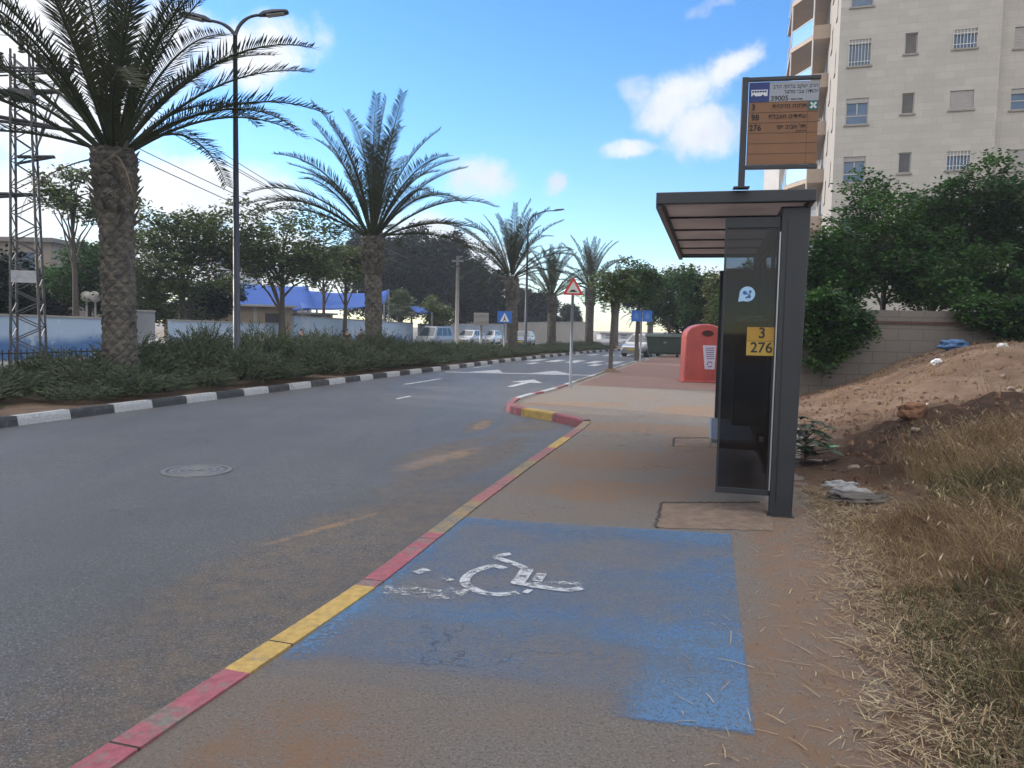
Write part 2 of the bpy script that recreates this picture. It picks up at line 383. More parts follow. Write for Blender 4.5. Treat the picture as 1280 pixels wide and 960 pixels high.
# brick paving further along
def brick_material(name, c1, c2, mortar, sx, sy, ang, rough=.9, msz=.012, vertical=False):
    m, t, out = newmat(name); p = t.objc() if vertical else t.pos()
    mp = t.new('ShaderNodeMapping'); mp.inputs['Rotation'].default_value = ang; t.l.new(p, mp.inputs[0])
    br = t.new('ShaderNodeTexBrick'); br.inputs['Scale'].default_value = 1; br.inputs['Mortar Size'].default_value = msz
    br.inputs['Brick Width'].default_value = sx; br.inputs['Row Height'].default_value = sy; br.inputs['Color1'].default_value = c4(c1); br.inputs['Color2'].default_value = c4(c2); br.inputs['Mortar'].default_value = c4(mortar)
    t.l.new(mp.outputs[0], br.inputs['Vector'])
    col = t.mix(t.ramp(t.noise(p, .6, 6, .65), .35, .72, 0, .5), br.outputs['Color'], c4([x*.72+.02 for x in c1]))
    col = t.mix(t.ramp(t.noise(p, 30, 4, .7), .3, .75, 0, .25), col, c4([x*.6 for x in c2]))
    b = t.new('ShaderNodeBsdfPrincipled'); t.put(b.inputs['Base Color'], col); b.inputs['Roughness'].default_value = rough; b.inputs['Specular IOR Level'].default_value = .25
    bp = t.new('ShaderNodeBump'); bp.inputs['Strength'].default_value = .35; bp.inputs['Distance'].default_value = .01; bp.invert = True
    t.put(bp.inputs['Height'], t.math('SUBTRACT', br.outputs['Fac'], t.math('MULTIPLY', t.noise(p, 40, 4, .7), .6))); t.l.new(bp.outputs[0], b.inputs['Normal'])
    t.l.new(b.outputs[0], out.inputs[0]); return m
M_pave = brick_material('paving', (.27, .165, .14), (.215, .13, .11), (.17, .12, .10), .20, .10, (0, 0, R(14.5)))
pv = MB(); in3 = offset(NK2, -KW-.22)
for i in range(len(in3)-1):
    a, b = in3[i], in3[i+1]
    if a.y < 21.6 or a.y > 150: continue
    pv.quad(atz(a, .004), V((a.x+12, a.y-3.0, .004)), V((b.x+12, b.y-3.0, .004)), atz(b, .004))
tag(pv.build('brick_pavement', M_pave), kind='structure')

# median: soil bed, kerb painted black and white
mslab = MB(); A = offset(FK, .14); B = offset(FK, 4.9); strip(mslab, B, A, 0.0)
for i in range(len(B)-1): mslab.quad(atz(B[i], 0), atz(B[i+1], 0), atz(B[i+1], ROADZ-.03), atz(B[i], ROADZ-.03))
tag(mslab.build('median_bed', M_soil), kind='structure')
FKf = catmull([(q.x, q.y) for q in FK[::3]], .25)
phase = {}
def med_cols(s, q): return 3 if ((s-phase['s0']) % 1.95) < .98 else 4
# a white stone begins at the ground point seen about 13.9 m ahead
s = 0
for i in range(len(FKf)-1):
    if FKf[i].y > 13.75: phase['s0'] = s; break
    s += (FKf[i+1]-FKf[i]).length
build_kerb('median_kerb', FKf, .16, .035, ROADZ-.03, med_cols, kmats, side=1, lip=.05)
# far pavement beyond the second carriageway
fs = MB(); A = offset(FK, 12.2); B = offset(FK, 30); strip(fs, B, A, 0.0)
for i in range(len(A)-1): fs.quad(atz(A[i], ROADZ-.03), atz(A[i+1], ROADZ-.03), atz(A[i+1], 0), atz(A[i], 0))
tag(fs.build('far_pavement', pm('far_paving', (.26, .24, .22), (.2, .19, .18), 1, .9)), kind='structure')

# ------------------------------------------------------------------ road markings (thin painted sheets)
def worn_sheet(name, paint, thr, scale=7, rough=.75):
    m, t, out = newmat(name); p = t.pos()
    n = t.math('ADD', t.math('MULTIPLY', t.noise(p, scale, 8, .75), .6), t.math('MULTIPLY', t.noise(p, scale*9, 5, .75), .4))
    k = t.ramp(n, thr[0], thr[1])
    b = t.new('ShaderNodeBsdfPrincipled'); b.inputs['Base Color'].default_value = c4(paint); b.inputs['Roughness'].default_value = rough
    tr = t.new('ShaderNodeBsdfTransparent'); mx = t.new('ShaderNodeMixShader'); t.l.new(k, mx.inputs[0]); t.l.new(b.outputs[0], mx.inputs[1]); t.l.new(tr.outputs[0], mx.inputs[2]); t.l.new(mx.outputs[0], out.inputs[0])
    return m
M_mark = worn_sheet('road_white', (.45, .46, .47), (.50, .62))
mk = MB(); zr = ROADZ+.004
def poly(pts, z=zr): mk.add([atz(V((a, b, 0)), z) for a, b in pts], [tuple(range(len(pts)))])
tdir = V((.272, .962, 0)); ndir = V((.962, -.272, 0))
def bar(cx, cy, L, W, t=tdir):
    n = V((t.y, -t.x, 0)); c = V((cx, cy, 0)); q = [c-t*L/2-n*W/2, c-t*L/2+n*W/2, c+t*L/2+n*W/2, c+t*L/2-n*W/2]
    poly([(a.x, a.y) for a in q])
poly([(-2.55, 29.15), (-2.5, 28.75), (2.85, 28.4), (2.9, 28.8)])
poly([(-1.75, 29.05), (-.35, 28.95), (-.55, 31.3)]); poly([(.55, 28.9), (2.3, 28.8), (1.75, 31.3)])
bar(-2.72, 23.6, 2.9, .14)
bar(-2.55, 18.1, .8, .10); bar(-1.3, 33.5, 2.4, .14)
# straight-on arrow in the right lane
poly([(-.15, 22.2), (.05, 22.15), (.55, 24.0), (.95, 23.9), (.72, 25.6), (-.05, 24.15), (.35, 24.05)])
for k in range(7): bar(-.75+k*1.03, 42.2-k*.28, 3.2, .55)
for k in range(6): bar(2.4+k*1.05, 54.0-k*.3, 3.0, .5)
bar(4.0, 37.2, 2.0, .4); bar(1.0, 37.8, 1.8, .35)
tag(mk.build('road_marking', M_mark), kind='structure')

# blue painted bay for wheelchairs on the sidewalk
def bay_material():
    m, t, out = newmat('bay_blue'); p = t.pos()
    uv = t.n.new('ShaderNodeUVMap'); sp = t.n.new('ShaderNodeSeparateXYZ'); t.l.new(uv.outputs[0], sp.inputs[0]); u, v = sp.outputs[0], sp.outputs[1]
    mp = t.new('ShaderNodeMapping'); mp.inputs['Rotation'].default_value = (0, 0, R(6)); mp.inputs['Scale'].default_value = (.8, 1.3, 1); t.l.new(p, mp.inputs[0])
    n1 = t.math('ADD', t.math('MULTIPLY', t.noise(mp.outputs[0], 1.25, 6, .65), .6), t.math('MULTIPLY', t.noise(p, 6.5, 6, .7), .4)); n2 = t.noise(p, 34, 6, .75); n3 = t.noise(p, 110, 4, .8)
    # thicker towards the right edge and along the far and left borders, thin in the middle and at the front left
    right = t.ramp(u, .55, .95, 0, .16)
    corner = t.math('MULTIPLY', t.ramp(u, .70, .80, 0, .28), t.ramp(v, .0, .34, 1, 0))
    far = t.ramp(v, .84, .94, 0, .15); left = t.math('MULTIPLY', t.ramp(u, .02, .10, .20, 0), t.ramp(v, .15, .7, 1, .3))
    front = t.math('MULTIPLY', t.ramp(v, .0, .30, -.20, 0), t.ramp(u, .70, .82, 1, 0))
    band = t.math('MULTIPLY', t.math('MULTIPLY', t.ramp(v, .20, .27, 0, .20), t.ramp(v, .30, .42, 1, 0)), t.ramp(u, .25, .75, 1, .6))
    k = n1
    for q in (right, corner, far, left, front, band): k = t.math('ADD', k, q)
    k = t.math('ADD', k, t.math('MULTIPLY', t.math('SUBTRACT', n2, .5), .42)); k = t.math('ADD', k, t.math('MULTIPLY', t.math('SUBTRACT', n3, .5), .5))
    edge = t.math('MINIMUM', t.math('MINIMUM', u, t.math('SUBTRACT', 1, u)), t.math('MINIMUM', v, t.math('SUBTRACT', 1, v)))
    rag = t.ramp(t.math('SUBTRACT', edge, t.math('MULTIPLY', n2, .022)), -.006, .006)
    wash = t.math('MULTIPLY', t.ramp(t.math('SUBTRACT', v, t.math('MULTIPLY', n1, .13)), -.03, .05), t.ramp(t.math('ADD', t.math('MULTIPLY', n1, .5), t.math('MULTIPLY', n2, .5)), .38, .62, .08, .46))
    stroke = t.math('MULTIPLY', t.math('MAXIMUM', t.math('MULTIPLY', t.ramp(u, .03, .16, 1, 0), t.ramp(v, .03, .10)), t.math('MULTIPLY', t.math('MULTIPLY', t.ramp(v, .13, .17), t.ramp(v, .20, .26, 1, 0)), t.ramp(u, .45, .25))) if False else t.math('MULTIPLY', t.ramp(u, .02, .15, 1, 0), t.ramp(v, .03, .10)), t.ramp(n2, .40, .60, .15, .85))
    cov = t.math('MULTIPLY', t.math('MULTIPLY', t.ramp(k, .36, .98, .05, .82), t.ramp(t.noise(p, 75, 2, .6), .50, .68, 1, .45)), rag)
    cov = t.math('MAXIMUM', cov, t.math('MULTIPLY', t.math('MAXIMUM', wash, stroke), rag))
    b = t.new('ShaderNodeBsdfPrincipled'); t.put(b.inputs['Base Color'], t.mix(t.ramp(n1, .4, .7), (.115, .22, .37, 1), (.075, .18, .36, 1))); b.inputs['Roughness'].default_value = .8; b.inputs['Specular IOR Level'].default_value = .3
    bp = t.new('ShaderNodeBump'); bp.inputs['Strength'].default_value = .6; bp.inputs['Distance'].default_value = .01; t.put(bp.inputs['Height'], t.math('ADD', n2, n3)); t.l.new(bp.outputs[0], b.inputs['Normal'])
    tr = t.new('ShaderNodeBsdfTransparent'); mx = t.new('ShaderNodeMixShader'); t.l.new(cov, mx.inputs[0]); t.l.new(tr.outputs[0], mx.inputs[1]); t.l.new(b.outputs[0], mx.inputs[2]); t.l.new(mx.outputs[0], out.inputs[0])
    return m
q4 = [(-1.12, 3.30), (.98, 2.84), (1.74, 5.87), (-.42, 6.25)]
me = bpy.data.meshes.new('bay'); me.from_pydata([(a, b, .004) for a, b in q4], [], [(0, 1, 2, 3)]); uvl = me.uv_layers.new(name='UVMap')
for i, uvc in enumerate(((0, 0), (1, 0), (1, 1), (0, 1))): uvl.data[i].uv = uvc
me.materials.append(bay_material()); o = bpy.data.objects.new('blue_bay_marking', me); COL.objects.link(o); tag(o, kind='structure')
def wz(x, y): q = P(480+x/4.571, 660+y/4.571); return V((q.x, q.y, 0))
sym = MB()
def ribbon(pts, w, z=.008):
    pts = [(q.x, q.y) for q in pts]; pl = catmull(pts, .03)
    strip(sym, offset(pl, w/2), offset(pl, -w/2), z)
ribbon([wz(*a) for a in [(690, 238), (630, 222), (560, 238), (500, 262), (465, 297), (465, 325), (505, 352), (560, 375), (640, 387), (700, 384), (762, 374)]], .062)
ribbon([wz(*a) for a in [(760, 325), (790, 285), (822, 236)]], .085)
ribbon([wz(*a) for a in [(812, 240), (740, 208), (640, 176)]], .06, .0085)
ribbon([wz(*a) for a in [(640, 178), (672, 162), (725, 154)]], .06, .009)
ribbon([wz(*a) for a in [(740, 318), (840, 335), (940, 350), (1050, 362), (1130, 350)]], .06, .0088)
ribbon([wz(*a) for a in [(872, 312), (902, 266)]], .065, .0092)
ribbon([wz(*a) for a in [(805, 378), (835, 357)]], .04)
ribbon([wz(*a) for a in [(180, 262), (250, 242)]], .07)
tag(sym.build('wheelchair_marking', worn_sheet('bay_white', (.44, .46, .48), (.46, .58), 12)), kind='structure')
sm = MB(); sym = sm
ribbon([wz(*a) for a in [(0, 360), (110, 362), (240, 378), (380, 385), (440, 352)]], .15)
ribbon([wz(*a) for a in [(340, 300), (385, 292)]], .09); ribbon([wz(*a) for a in [(830, 335), (1000, 325), (1130, 330)]], .10, .0074)
tag(sm.build('worn_paint_marking', worn_sheet('bay_white_worn', (.48, .49, .49), (.43, .5), 14)), kind='structure')
# broken-out patches beside the shelter
pt = MB()
def ragged(pts, z, seed):
    rr = random.Random(seed); out = []
    for i in range(len(pts)):
        a = V((*pts[i], 0)); b = V((*pts[(i+1) % len(pts)], 0)); n = max(2, int((b-a).length/.05))
        for k in range(n): q = a.lerp(b, k/n); out.append((q.x+rr.uniform(-.018, .018), q.y+rr.uniform(-.018, .018)))
    pt.add([V((a, b, z)) for a, b in out], [tuple(range(len(out)))])
def pxs(l): return [(P(a, b).x, P(a, b).y) for a, b in l]
ragged(pxs([(826, 629), (960, 629), (968, 664), (820, 660)]), .0035, 1); ragged(pxs([(842, 548), (905, 548), (905, 560), (842, 558)]), .0035, 2)
tag(pt.build('broken_patch', pm('rubble_patch', (.27, .19, .135), (.17, .125, .095), 9, .95, 0, 1.0, 45)), kind='structure')
ed = MB()
for l in ([(820, 660), (826, 629), (955, 629)], [(842, 558), (842, 548), (903, 548)]):
    w = [V((q.x, q.y, 0)) for q in (P(*a) for a in l)]; pl = []
    for a, b in zip(w, w[1:]):
        n = int((b-a).length/.04)
        for k in range(n): pl.append(a.lerp(b, k/n)+V((random.Random(k*7).uniform(-.014, .014), random.Random(k*5+1).uniform(-.014, .014), 0)))
    for i in range(len(pl)-1):
        d = (pl[i+1]-pl[i]); n_ = V((-d.y, d.x, 0)).normalized()*.014
        ed.add([atz(pl[i]-n_, .003), atz(pl[i+1]-n_, .003), atz(pl[i+1]+n_, .003), atz(pl[i]+n_, .003), atz(pl[i], .014), atz(pl[i+1], .014)], [(0, 1, 5, 4), (4, 5, 2, 3)])
tag(ed.build('asphalt_edge', pm('broken_edge', (.05, .045, .04), (.08, .07, .06), 20, .95)), kind='structure')

# manhole cover
mh = thing('manhole_cover', P(246, 589, ROADZ), 'round iron manhole cover set in the grey asphalt road', 'manhole cover')
mh.location.z = ROADZ
M_iron = pm('iron', (.085, .088, .092), (.13, .13, .135), 10, .55, .3, .3, 60)
b = MB(); n = 40
def disc(mb, r0, r1, z, n=40):
    for k in range(n):
        a0, a1 = 2*math.pi*k/n, 2*math.pi*(k+1)/n
        mb.quad((r0*math.cos(a0), r0*math.sin(a0), z), (r1*math.cos(a0), r1*math.sin(a0), z), (r1*math.cos(a1), r1*math.sin(a1), z), (r0*math.cos(a1), r0*math.sin(a1), z))
b.tube([(0, 0, .001), (0, 0, .010)], .315, 40); b.build('lid', M_iron, mh)
b = MB(); b.loft([[V((r*math.cos(2*math.pi*k/n), r*math.sin(2*math.pi*k/n), z)) for k in range(n)] for r, z in ((.325, .001), (.325, .013), (.375, .013), (.38, .001))], caps=False); b.build('rim', pm('iron_rim', (.12, .12, .12), (.16, .16, .16), 10, .6, .2), mh)
b = MB()
for r in (.11, .19, .27):
    b.loft([[V((rr*math.cos(2*math.pi*k/n), rr*math.sin(2*math.pi*k/n), z)) for k in range(n)] for rr, z in ((r-.012, .010), (r-.008, .016), (r+.008, .016), (r+.012, .010))], caps=False)
b.box(-.06, .06, -.015, .015, .010, .018); b.box(-.015, .015, -.06, .06, .010, .0176)
b.build('raised_rings', pm('iron_worn', (.16, .16, .165), (.2, .2, .2), 10, .5, .3), mh)
# ------------------------------------------------------------------ dirt slope right of the sidewalk
EDGE = [(-5, .1), (0, .75), (2.66, 1.33), (4.3, 1.86), (5.2, 2.2), (6.36, 2.50), (9, 3.25), (11.5, 4.3), (18, 6.2), (22, 7.2)]
def edge_x(y):
    for (a, xa), (b, xb) in zip(EDGE, EDGE[1:]):
        if y <= b: return xa+(xb-xa)*max(0, (y-a))/(b-a)
    return EDGE[-1][1]
def sst(a, b, x): t = min(1, max(0, (x-a)/(b-a))); return t*t*(3-2*t)
def lerp(a, b, t): return a+(b-a)*t
def ter(x, y):
    s = x-edge_x(y)
    if s < -.6: return -.06
    back = 1.42*sst(.1, 5.2, s)
    hp = [(1, .45), (4, .46), (7, .50), (9.2, .60), (10.4, .72), (11.4, .66), (12.6, .50), (14, .40)]
    h = hp[0][1]
    for (a, ha), (b, hb) in zip(hp, hp[1:]):
        if y >= a: h = lerp(ha, hb, min(1, (y-a)/(b-a)))
    mound = h*sst(.25, 2.9, s)+.05*max(0, s-3)
    z = lerp(mound, back, sst(12.0, 16.5, y))
    n = noise.fractal(V((x*1.3, y*1.3, 3)), 1.0, 2.0, 5)*.07+noise.fractal(V((x*5, y*5, 9)), 1.0, 2.0, 4)*.034
    z += n*sst(.1, 1.2, s)*(1+1.6*sst(6.8, 8.5, y)*(1-sst(11.5, 13.5, y)))
    return z+lerp(-.05, .006, sst(-.55, .25, s+.16*noise.noise(V((x*2, y*2, 0)))+.16*noise.noise(V((x*6, y*6, 4)))+.14*noise.noise(V((x*9, y*9, 8)))))
def terrain():
    ys = []; y = -5
    while y < 19.3: ys.append(y); y += .07 if y > 1.5 else .3
    rows = []
    for y in ys:
        e = edge_x(y)-.4; row = []
        for i in range(110):
            x = e+.05*i+.0016*i*i if i < 109 else 34
            row.append((x, y, ter(x, y)))
        rows.append(row)
    mb = MB(); n = 110
    mb.v = [p for r in rows for p in r]
    mb.f = [(j*n+i, j*n+i+1, (j+1)*n+i+1, (j+1)*n+i) for j in range(len(rows)-1) for i in range(n-1)]
    mb.m = [0]*len(mb.f)
    m, t, out = newmat('dirt'); p = t.pos()
    big = t.noise(p, .9, 6, .65); mid = t.noise(p, 7, 6, .7); fine = t.noise(p, 60, 5, .75)
    col = t.mix(t.ramp(big, .35, .65), (.175, .112, .076, 1), (.27, .19, .138, 1))
    col = t.mix(t.ramp(mid, .45, .7, 0, .65), col, (.16, .085, .05, 1)); col = t.mix(t.ramp(fine, .5, .8, 0, .5), col, (.38, .27, .18, 1))
    # the heap's shaded near side, painted in as a darker soil colour
    heap = t.ellipse(p, 6.3, 9.0, 3.6, 2.6, R(-8), .16, 1.2)
    col = t.mix(t.math('MULTIPLY', heap, .85), col, t.mix(t.ramp(mid, .4, .65), (.05, .03, .023, 1), (.10, .062, .045, 1)))
    b = t.new('ShaderNodeBsdfPrincipled'); t.put(b.inputs['Base Color'], col); b.inputs['Roughness'].default_value = .97; b.inputs['Specular IOR Level'].default_value = .15
    bp = t.new('ShaderNodeBump'); bp.inputs['Strength'].default_value = 1.0; bp.inputs['Distance'].default_value = .08
    t.put(bp.inputs['Height'], t.math('ADD', mid, t.math('MULTIPLY', fine, .5))); t.l.new(bp.outputs[0], b.inputs['Normal']); t.l.new(b.outputs[0], out.inputs[0])
    o = mb.build('dirt_slope', m, smooth=True); tag(o, kind='structure')
terrain()

def lump(seed, r, sq=(1, 1, 1), sub=2, amp=.35, fr=1.6):
    bm = bmesh.new(); bmesh.ops.create_icosphere(bm, subdivisions=sub, radius=1)
    mb = MB()
    for v in bm.verts:
        k = 1+amp*noise.fractal(v.co*fr+V((seed*7.1, seed*3.3, 0)), 1, 2, 4)
        v.co = V((v.co.x*sq[0], v.co.y*sq[1], v.co.z*sq[2]))*k*r
    bm.verts.index_update()
    mb.add([v.co.copy() for v in bm.verts], [[v.index for v in f.verts] for f in bm.faces]); bm.free()
    return mb
c = D(1141, 499, 10.3); c.z = ter(c.x, c.y)
tag(lump(3, .17, (1.1, .8, .75), 3).build('soil_clod', pm('clod', (.24, .12, .065), (.15, .075, .045), 9, .97, 0, .8, 25), loc=c+V((0, 0, .06))), 'large reddish brown clod of earth on the ridge of the dirt heap', 'clod')
# torn plastic bags and other litter
M_bag = pm('bag_plastic', (.55, .56, .58), (.36, .37, .40), 6, .45, 0, .6, 14, trans=.3)
def bag(name, px, py, dep, r, sq, seed, label, cat, m=M_bag, rz=0):
    c = D(px, py, dep); c.z = ter(c.x, c.y)+r*sq[2]*.5
    o = lump(seed, r, sq, 4, .42, 1.9).build(name, m, smooth=True, loc=c, rotz=rz); tag(o, label, cat); return o
bag('plastic_bag', 1052, 576, 7.6, .12, (1.35, .6, .55), 4, 'torn pale plastic bag lying behind the shelter post, upper of the two', 'plastic bag')
bag('plastic_bag', 1064, 603, 7.2, .13, (1.4, .6, .5), 9, 'crumpled grey plastic bag flattened at the foot of the dirt heap, below the other bag', 'plastic bag', pm('bag_grey', (.25, .25, .26), (.36, .36, .38), 6, .5, 0, .6, 14))
bag('cloth_scrap', 1075, 618, 7.0, .2, (1.5, .8, .2), 12, 'dirty grey brown cloth scrap lying flat under the crumpled plastic bags', 'scrap', pm('rag', (.13, .12, .11), (.09, .08, .075), 5, .95))
bag('blue_bag', 1192, 441, 18.2, .26, (1.3, .7, .5), 14, 'small blue plastic bag lying on top of the slope against the stone wall', 'plastic bag', pm('bag_blue', (.07, .18, .36), (.04, .1, .22), 5, .5, trans=.2))
bag('white_bag', 1171, 456, 16.2, .10, (1.1, .8, .7), 15, 'small white crumpled bag on the sunlit brown slope', 'plastic bag', M_white)
bag('green_bag', 1046, 522, 10.4, .07, (1.5, .6, .35), 16, 'bright green scrap of plastic right of the broad-leaved plant', 'plastic scrap', pm('bag_green', (.12, .5, .25), None, rough=.5))
bag('white_scrap', 1152, 492, 11.9, .11, (1.6, .6, .22), 17, 'white scrap of plastic lying just behind the reddish clod', 'scrap', M_white)
bag('white_cup', 1252, 447, 16.6, .10, (1, .8, .7), 18, 'small white cup lying on the slope near the right end of the wall', 'cup', M_white)
M_stone = pm('stone', (.30, .24, .19), (.2, .16, .13), 8, .95, 0, .5, 25)
rs = random.Random(11); stone_me = [lump(20+i, 1, (1, .8, .6), 2).build('stone', M_stone) for i in range(3)]
for i in range(130):
    y = rs.uniform(7.5, 18.5); x = edge_x(y)+rs.uniform(.5, 7)
    o = stone_me[i] if i < 3 else stone_me[i % 3].copy()
    if i >= 3: COL.objects.link(o)
    r = rs.choice((.015, .02, .03, .04, .07)); o.scale = (r, r, r); o.location = (x, y, ter(x, y)+r*.2); o.rotation_euler.z = rs.uniform(0, 6)
    tag(o, 'small brown stone lying loose on the dirt slope', 'stone', 'stones scattered over the dirt slope')

# ------------------------------------------------------------------ dry grass and straw
M_dry = pm('dry_grass', (.36, .26, .145), (.22, .14, .08), 2.2, .85, isl=.45, trans=.25)
M_drygreen = pm('half_green_grass', (.11, .10, .045), (.075, .075, .035), 2.0, .85, isl=.45, trans=.25)
M_straw = pm('straw', (.38, .30, .19), (.26, .19, .115), 3, .85, isl=.35)
def blades(name, mats, n, fn, seed):
    rr = random.Random(seed); mb = MB()
    for _ in range(n):
        q = fn(rr)
        if q is None: continue
        x, y, h, lean, w, mi = q
        z = ter(x, y)-.01; a = rr.uniform(0, 2*math.pi); d = V((math.cos(a), math.sin(a), 0)); pw = V((-d.y, d.x, 0))
        p0 = V((x, y, z)); p1 = p0+V((0, 0, h*.55))+d*lean*h*.3; p2 = p0+V((0, 0, h*(1-.25*lean)))+d*lean*h
        b0 = a+rr.uniform(-1, 1); pw = V((math.cos(b0), math.sin(b0), 0))
        mb.add([p0-pw*w, p0+pw*w, p1+pw*w*.8, p1-pw*w*.8, p2], [(0, 1, 2, 3), (3, 2, 4)], mi)
        if mi == 0 and h > .40 and rr.random() < .22:                       # oat spikelets nodding at the tip
            for k in range(rr.randint(3, 7)):
                e = p2.lerp(p1, k*.12); f = e+V((rr.uniform(-.05, .05), rr.uniform(-.05, .05), -rr.uniform(.02, .05)))
                mb.add([e, e.lerp(f, .5)+pw*.0045, f, e.lerp(f, .5)-pw*.0045], [(0, 1, 2, 3)], 2)
    o = mb.build(name, mats); tag(o, kind='stuff'); return o
def gr(rr):
    y = rr.uniform(1.6, 8.4); s = abs(rr.gauss(1.5, 1.0))+.3
    if s > 5: return None
    if y < 1: return None
    x = edge_x(y)+s
    clump = noise.noise(V((x*1.8, y*1.8, 5)))
    if y > 6.2 and (s < 1.1 or rr.random() < .55): return None
    if clump < -.25 and rr.random() < .5: return None
    h = rr.uniform(.18, .42)*(1+.45*clump)*(.35+.65*sst(.25, 1.3, s))
    if rr.random() < .06 and s > .9: h *= 1.6
    green = noise.noise(V((x*.9, y*.9, 11)))+(.25 if y < 4.4 else -.2)
    return x, y, h, rr.uniform(.3, 1.7), rr.uniform(.0016, .0038), 1 if green > .12 and rr.random() < .75 else 0
blades('dry_grass', [M_dry, M_drygreen, M_straw], 60000, gr, 5)
def gr2(rr):
    y = rr.uniform(7.8, 18.6); x = edge_x(y)+rr.uniform(.7, 8)
    if noise.noise(V((x*1.1, y*1.1, 2))) < .12: return None
    return x, y, rr.uniform(.08, .25), rr.uniform(.3, 1), .004, 0 if rr.random() < .7 else 1
blades('weeds', [M_dry, M_drygreen, M_straw], 5000, gr2, 6)
def clods():
    rr = random.Random(14); mb = MB()
    for i in range(5200):
        y = rr.uniform(6.5, 18.8); x = edge_x(y)+rr.uniform(.3, 8)
        if noise.noise(V((x*.8, y*.8, 7))) < rr.uniform(-.5, .35): continue
        r = rr.choice((.008, .012, .018, .028, .045)); z = ter(x, y)+r*.25; a0 = rr.uniform(0, 6)
        ring = [V((x+r*rr.uniform(.7, 1.3)*math.cos(a0+k*1.2566), y+r*rr.uniform(.7, 1.3)*math.sin(a0+k*1.2566), z-r*.6)) for k in range(5)]
        top = [V((x+r*.6*rr.uniform(.6, 1.2)*math.cos(a0+k*1.2566), y+r*.6*rr.uniform(.6, 1.2)*math.sin(a0+k*1.2566), z+r*rr.uniform(.3, .7))) for k in range(5)]
        mb.add(ring+top, [(k, (k+1) % 5, 5+(k+1) % 5, 5+k) for k in range(5)]+[(5, 6, 7, 8, 9)])
    tag(mb.build('dirt_clods', pm('clods', (.20, .115, .07), (.11, .062, .042), 1.2, .97, isl=.4)), kind='stuff')
clods()
def straw():
    rr = random.Random(8); mb = MB()
    for i in range(15000):
        y = rr.uniform(1.7, 7.6); s = (rr.gauss(.30, .22) if rr.random() < .55 else rr.uniform(.2, 2.6)) if rr.random() < .93 else rr.uniform(-.75, .1)
        if s < .0 and rr.random() < .72: continue
        x = edge_x(y)+s; L = rr.uniform(.02, .11)*(2 if rr.random() < .06 else 1); a = rr.uniform(0, math.pi); d = V((math.cos(a), math.sin(a), rr.gauss(0, .18)))
        z = max(ter(x, y), 0.004)+rr.uniform(.003, .05)*(1 if s > .05 else .12); w = rr.uniform(.001, .0024); n = V((-d.y, d.x, 0))*w
        p = V((x, y, z)); q = p+d*L; q.z = max(q.z, max(0.003, ter(q.x, q.y)))
        k = rr.uniform(-.05, .05)*L; m = (p+q)/2+V((-d.y*k, d.x*k, .004))
        mb.add([p-n, p+n, m+n, m-n, q+n*.7, q-n*.7], [(0, 1, 2, 3), (3, 2, 4, 5)], 0 if rr.random() < .7 else 1)
    tag(mb.build('straw', [M_straw, M_dry]), kind='stuff')
straw()
def pebbles():
    rr = random.Random(4); mb = MB()
    for i in range(2600):
        y = rr.uniform(2.2, 14); x = rr.uniform(-1.4+.25*(y-2.5), edge_x(y)+.1)
        if rr.random() < .5: x = edge_x(y)-abs(rr.gauss(0, .5))
        r = rr.uniform(.003, .009); z = .004+r*.3
        a = [V((x+r*math.cos(k*2.09+i), y+r*math.sin(k*2.09+i), z-r*.4)) for k in range(3)]+[V((x, y, z+r*.6))]
        mb.add(a, [(0, 1, 3), (1, 2, 3), (2, 0, 3)])
    tag(mb.build('grit', pm('grit', (.28, .24, .2), (.16, .13, .11), 40, .9)), kind='stuff')
pebbles()

# ------------------------------------------------------------------ bus shelter
AZ = -math.atan2(.25, .97)
base = P(961, 645)
sh = thing('bus_shelter', base, 'dark grey metal bus shelter with tinted glass sides and overhanging roof', 'bus shelter', rotz=AZ)
L = 4.75
def bx(name, x0, x1, y0, y1, z0, z1, m=M_metal_dark, par=sh, bv=.006):
    b = MB(); b.box(x0, x1, y0, y1, z0, z1); return b.build(name, m, par, bevel=bv)
for y in (0, L-.34):                                                   # columns: wide tapering box sections
    b = MB()
    b.loft([[V((0, y, z)), V((w, y, z)), V((w, y+.12, z)), V((0, y+.12, z))] for z, w in ((-.01, .185), (2.60, .225))])
    c = b.build('column', M_metal_dark, sh, bevel=.008)
    b = MB(); b.box(.045, .052, y-.004, y+.0, .1, 2.5); b.build('seam', M_black, c)
    b = MB(); b.box(-.02, .205, y-.02, y+.14, .0, .008); b.build('foot_plate', M_metal_dark, c)
rf = MB(); rf.box(-1.03, .25, -.10, -.035, 2.63, 2.73)
roof = rf.build('roof', M_metal_dark, sh, bevel=.008)
for nm_, a_ in (('fascia', (-1.03, .25, L-.06, L, 2.63, 2.73)), ('fascia', (-1.03, -.975, -.034, L-.061, 2.651, 2.73)), ('fascia', (.205, .25, -.034, L-.061, 2.63, 2.73))): bx(nm_, *a_, M_metal_dark, roof, .006)
b = MB()
b.prism([(-1.03, 2.65), (-1.03, 2.60), (-.98, 2.60), (-.98, 2.65)], 0, L+.05, Matrix(((1, 0, 0, 0), (0, 0, 1, -.08), (0, 1, 0, 0), (0, 0, 0, 1)))); b.build('edge_beam', M_metal_dark, roof)
M_ceil = pm('ceiling_panel', (.62, .55, .52), (.50, .44, .42), 1.6, .5, trans=.42)
n = 5; st = (L-.1)/n
for k in range(n):
    y0 = .0+k*st
    bx('ceiling_panel', -.972, .20, y0+.008-(.03 if k == 0 else 0), y0+st-.008, 2.668, 2.684, M_ceil, roof, .004)
for k in range(n+1):
    bx('ceiling_beam', -.974, .20, k*st-.028+(.03 if k == 0 else 0)-(.07 if k == n else 0), k*st+.006-(.07 if k == n else 0), 2.650, 2.667, M_metal_dark, roof, 0)
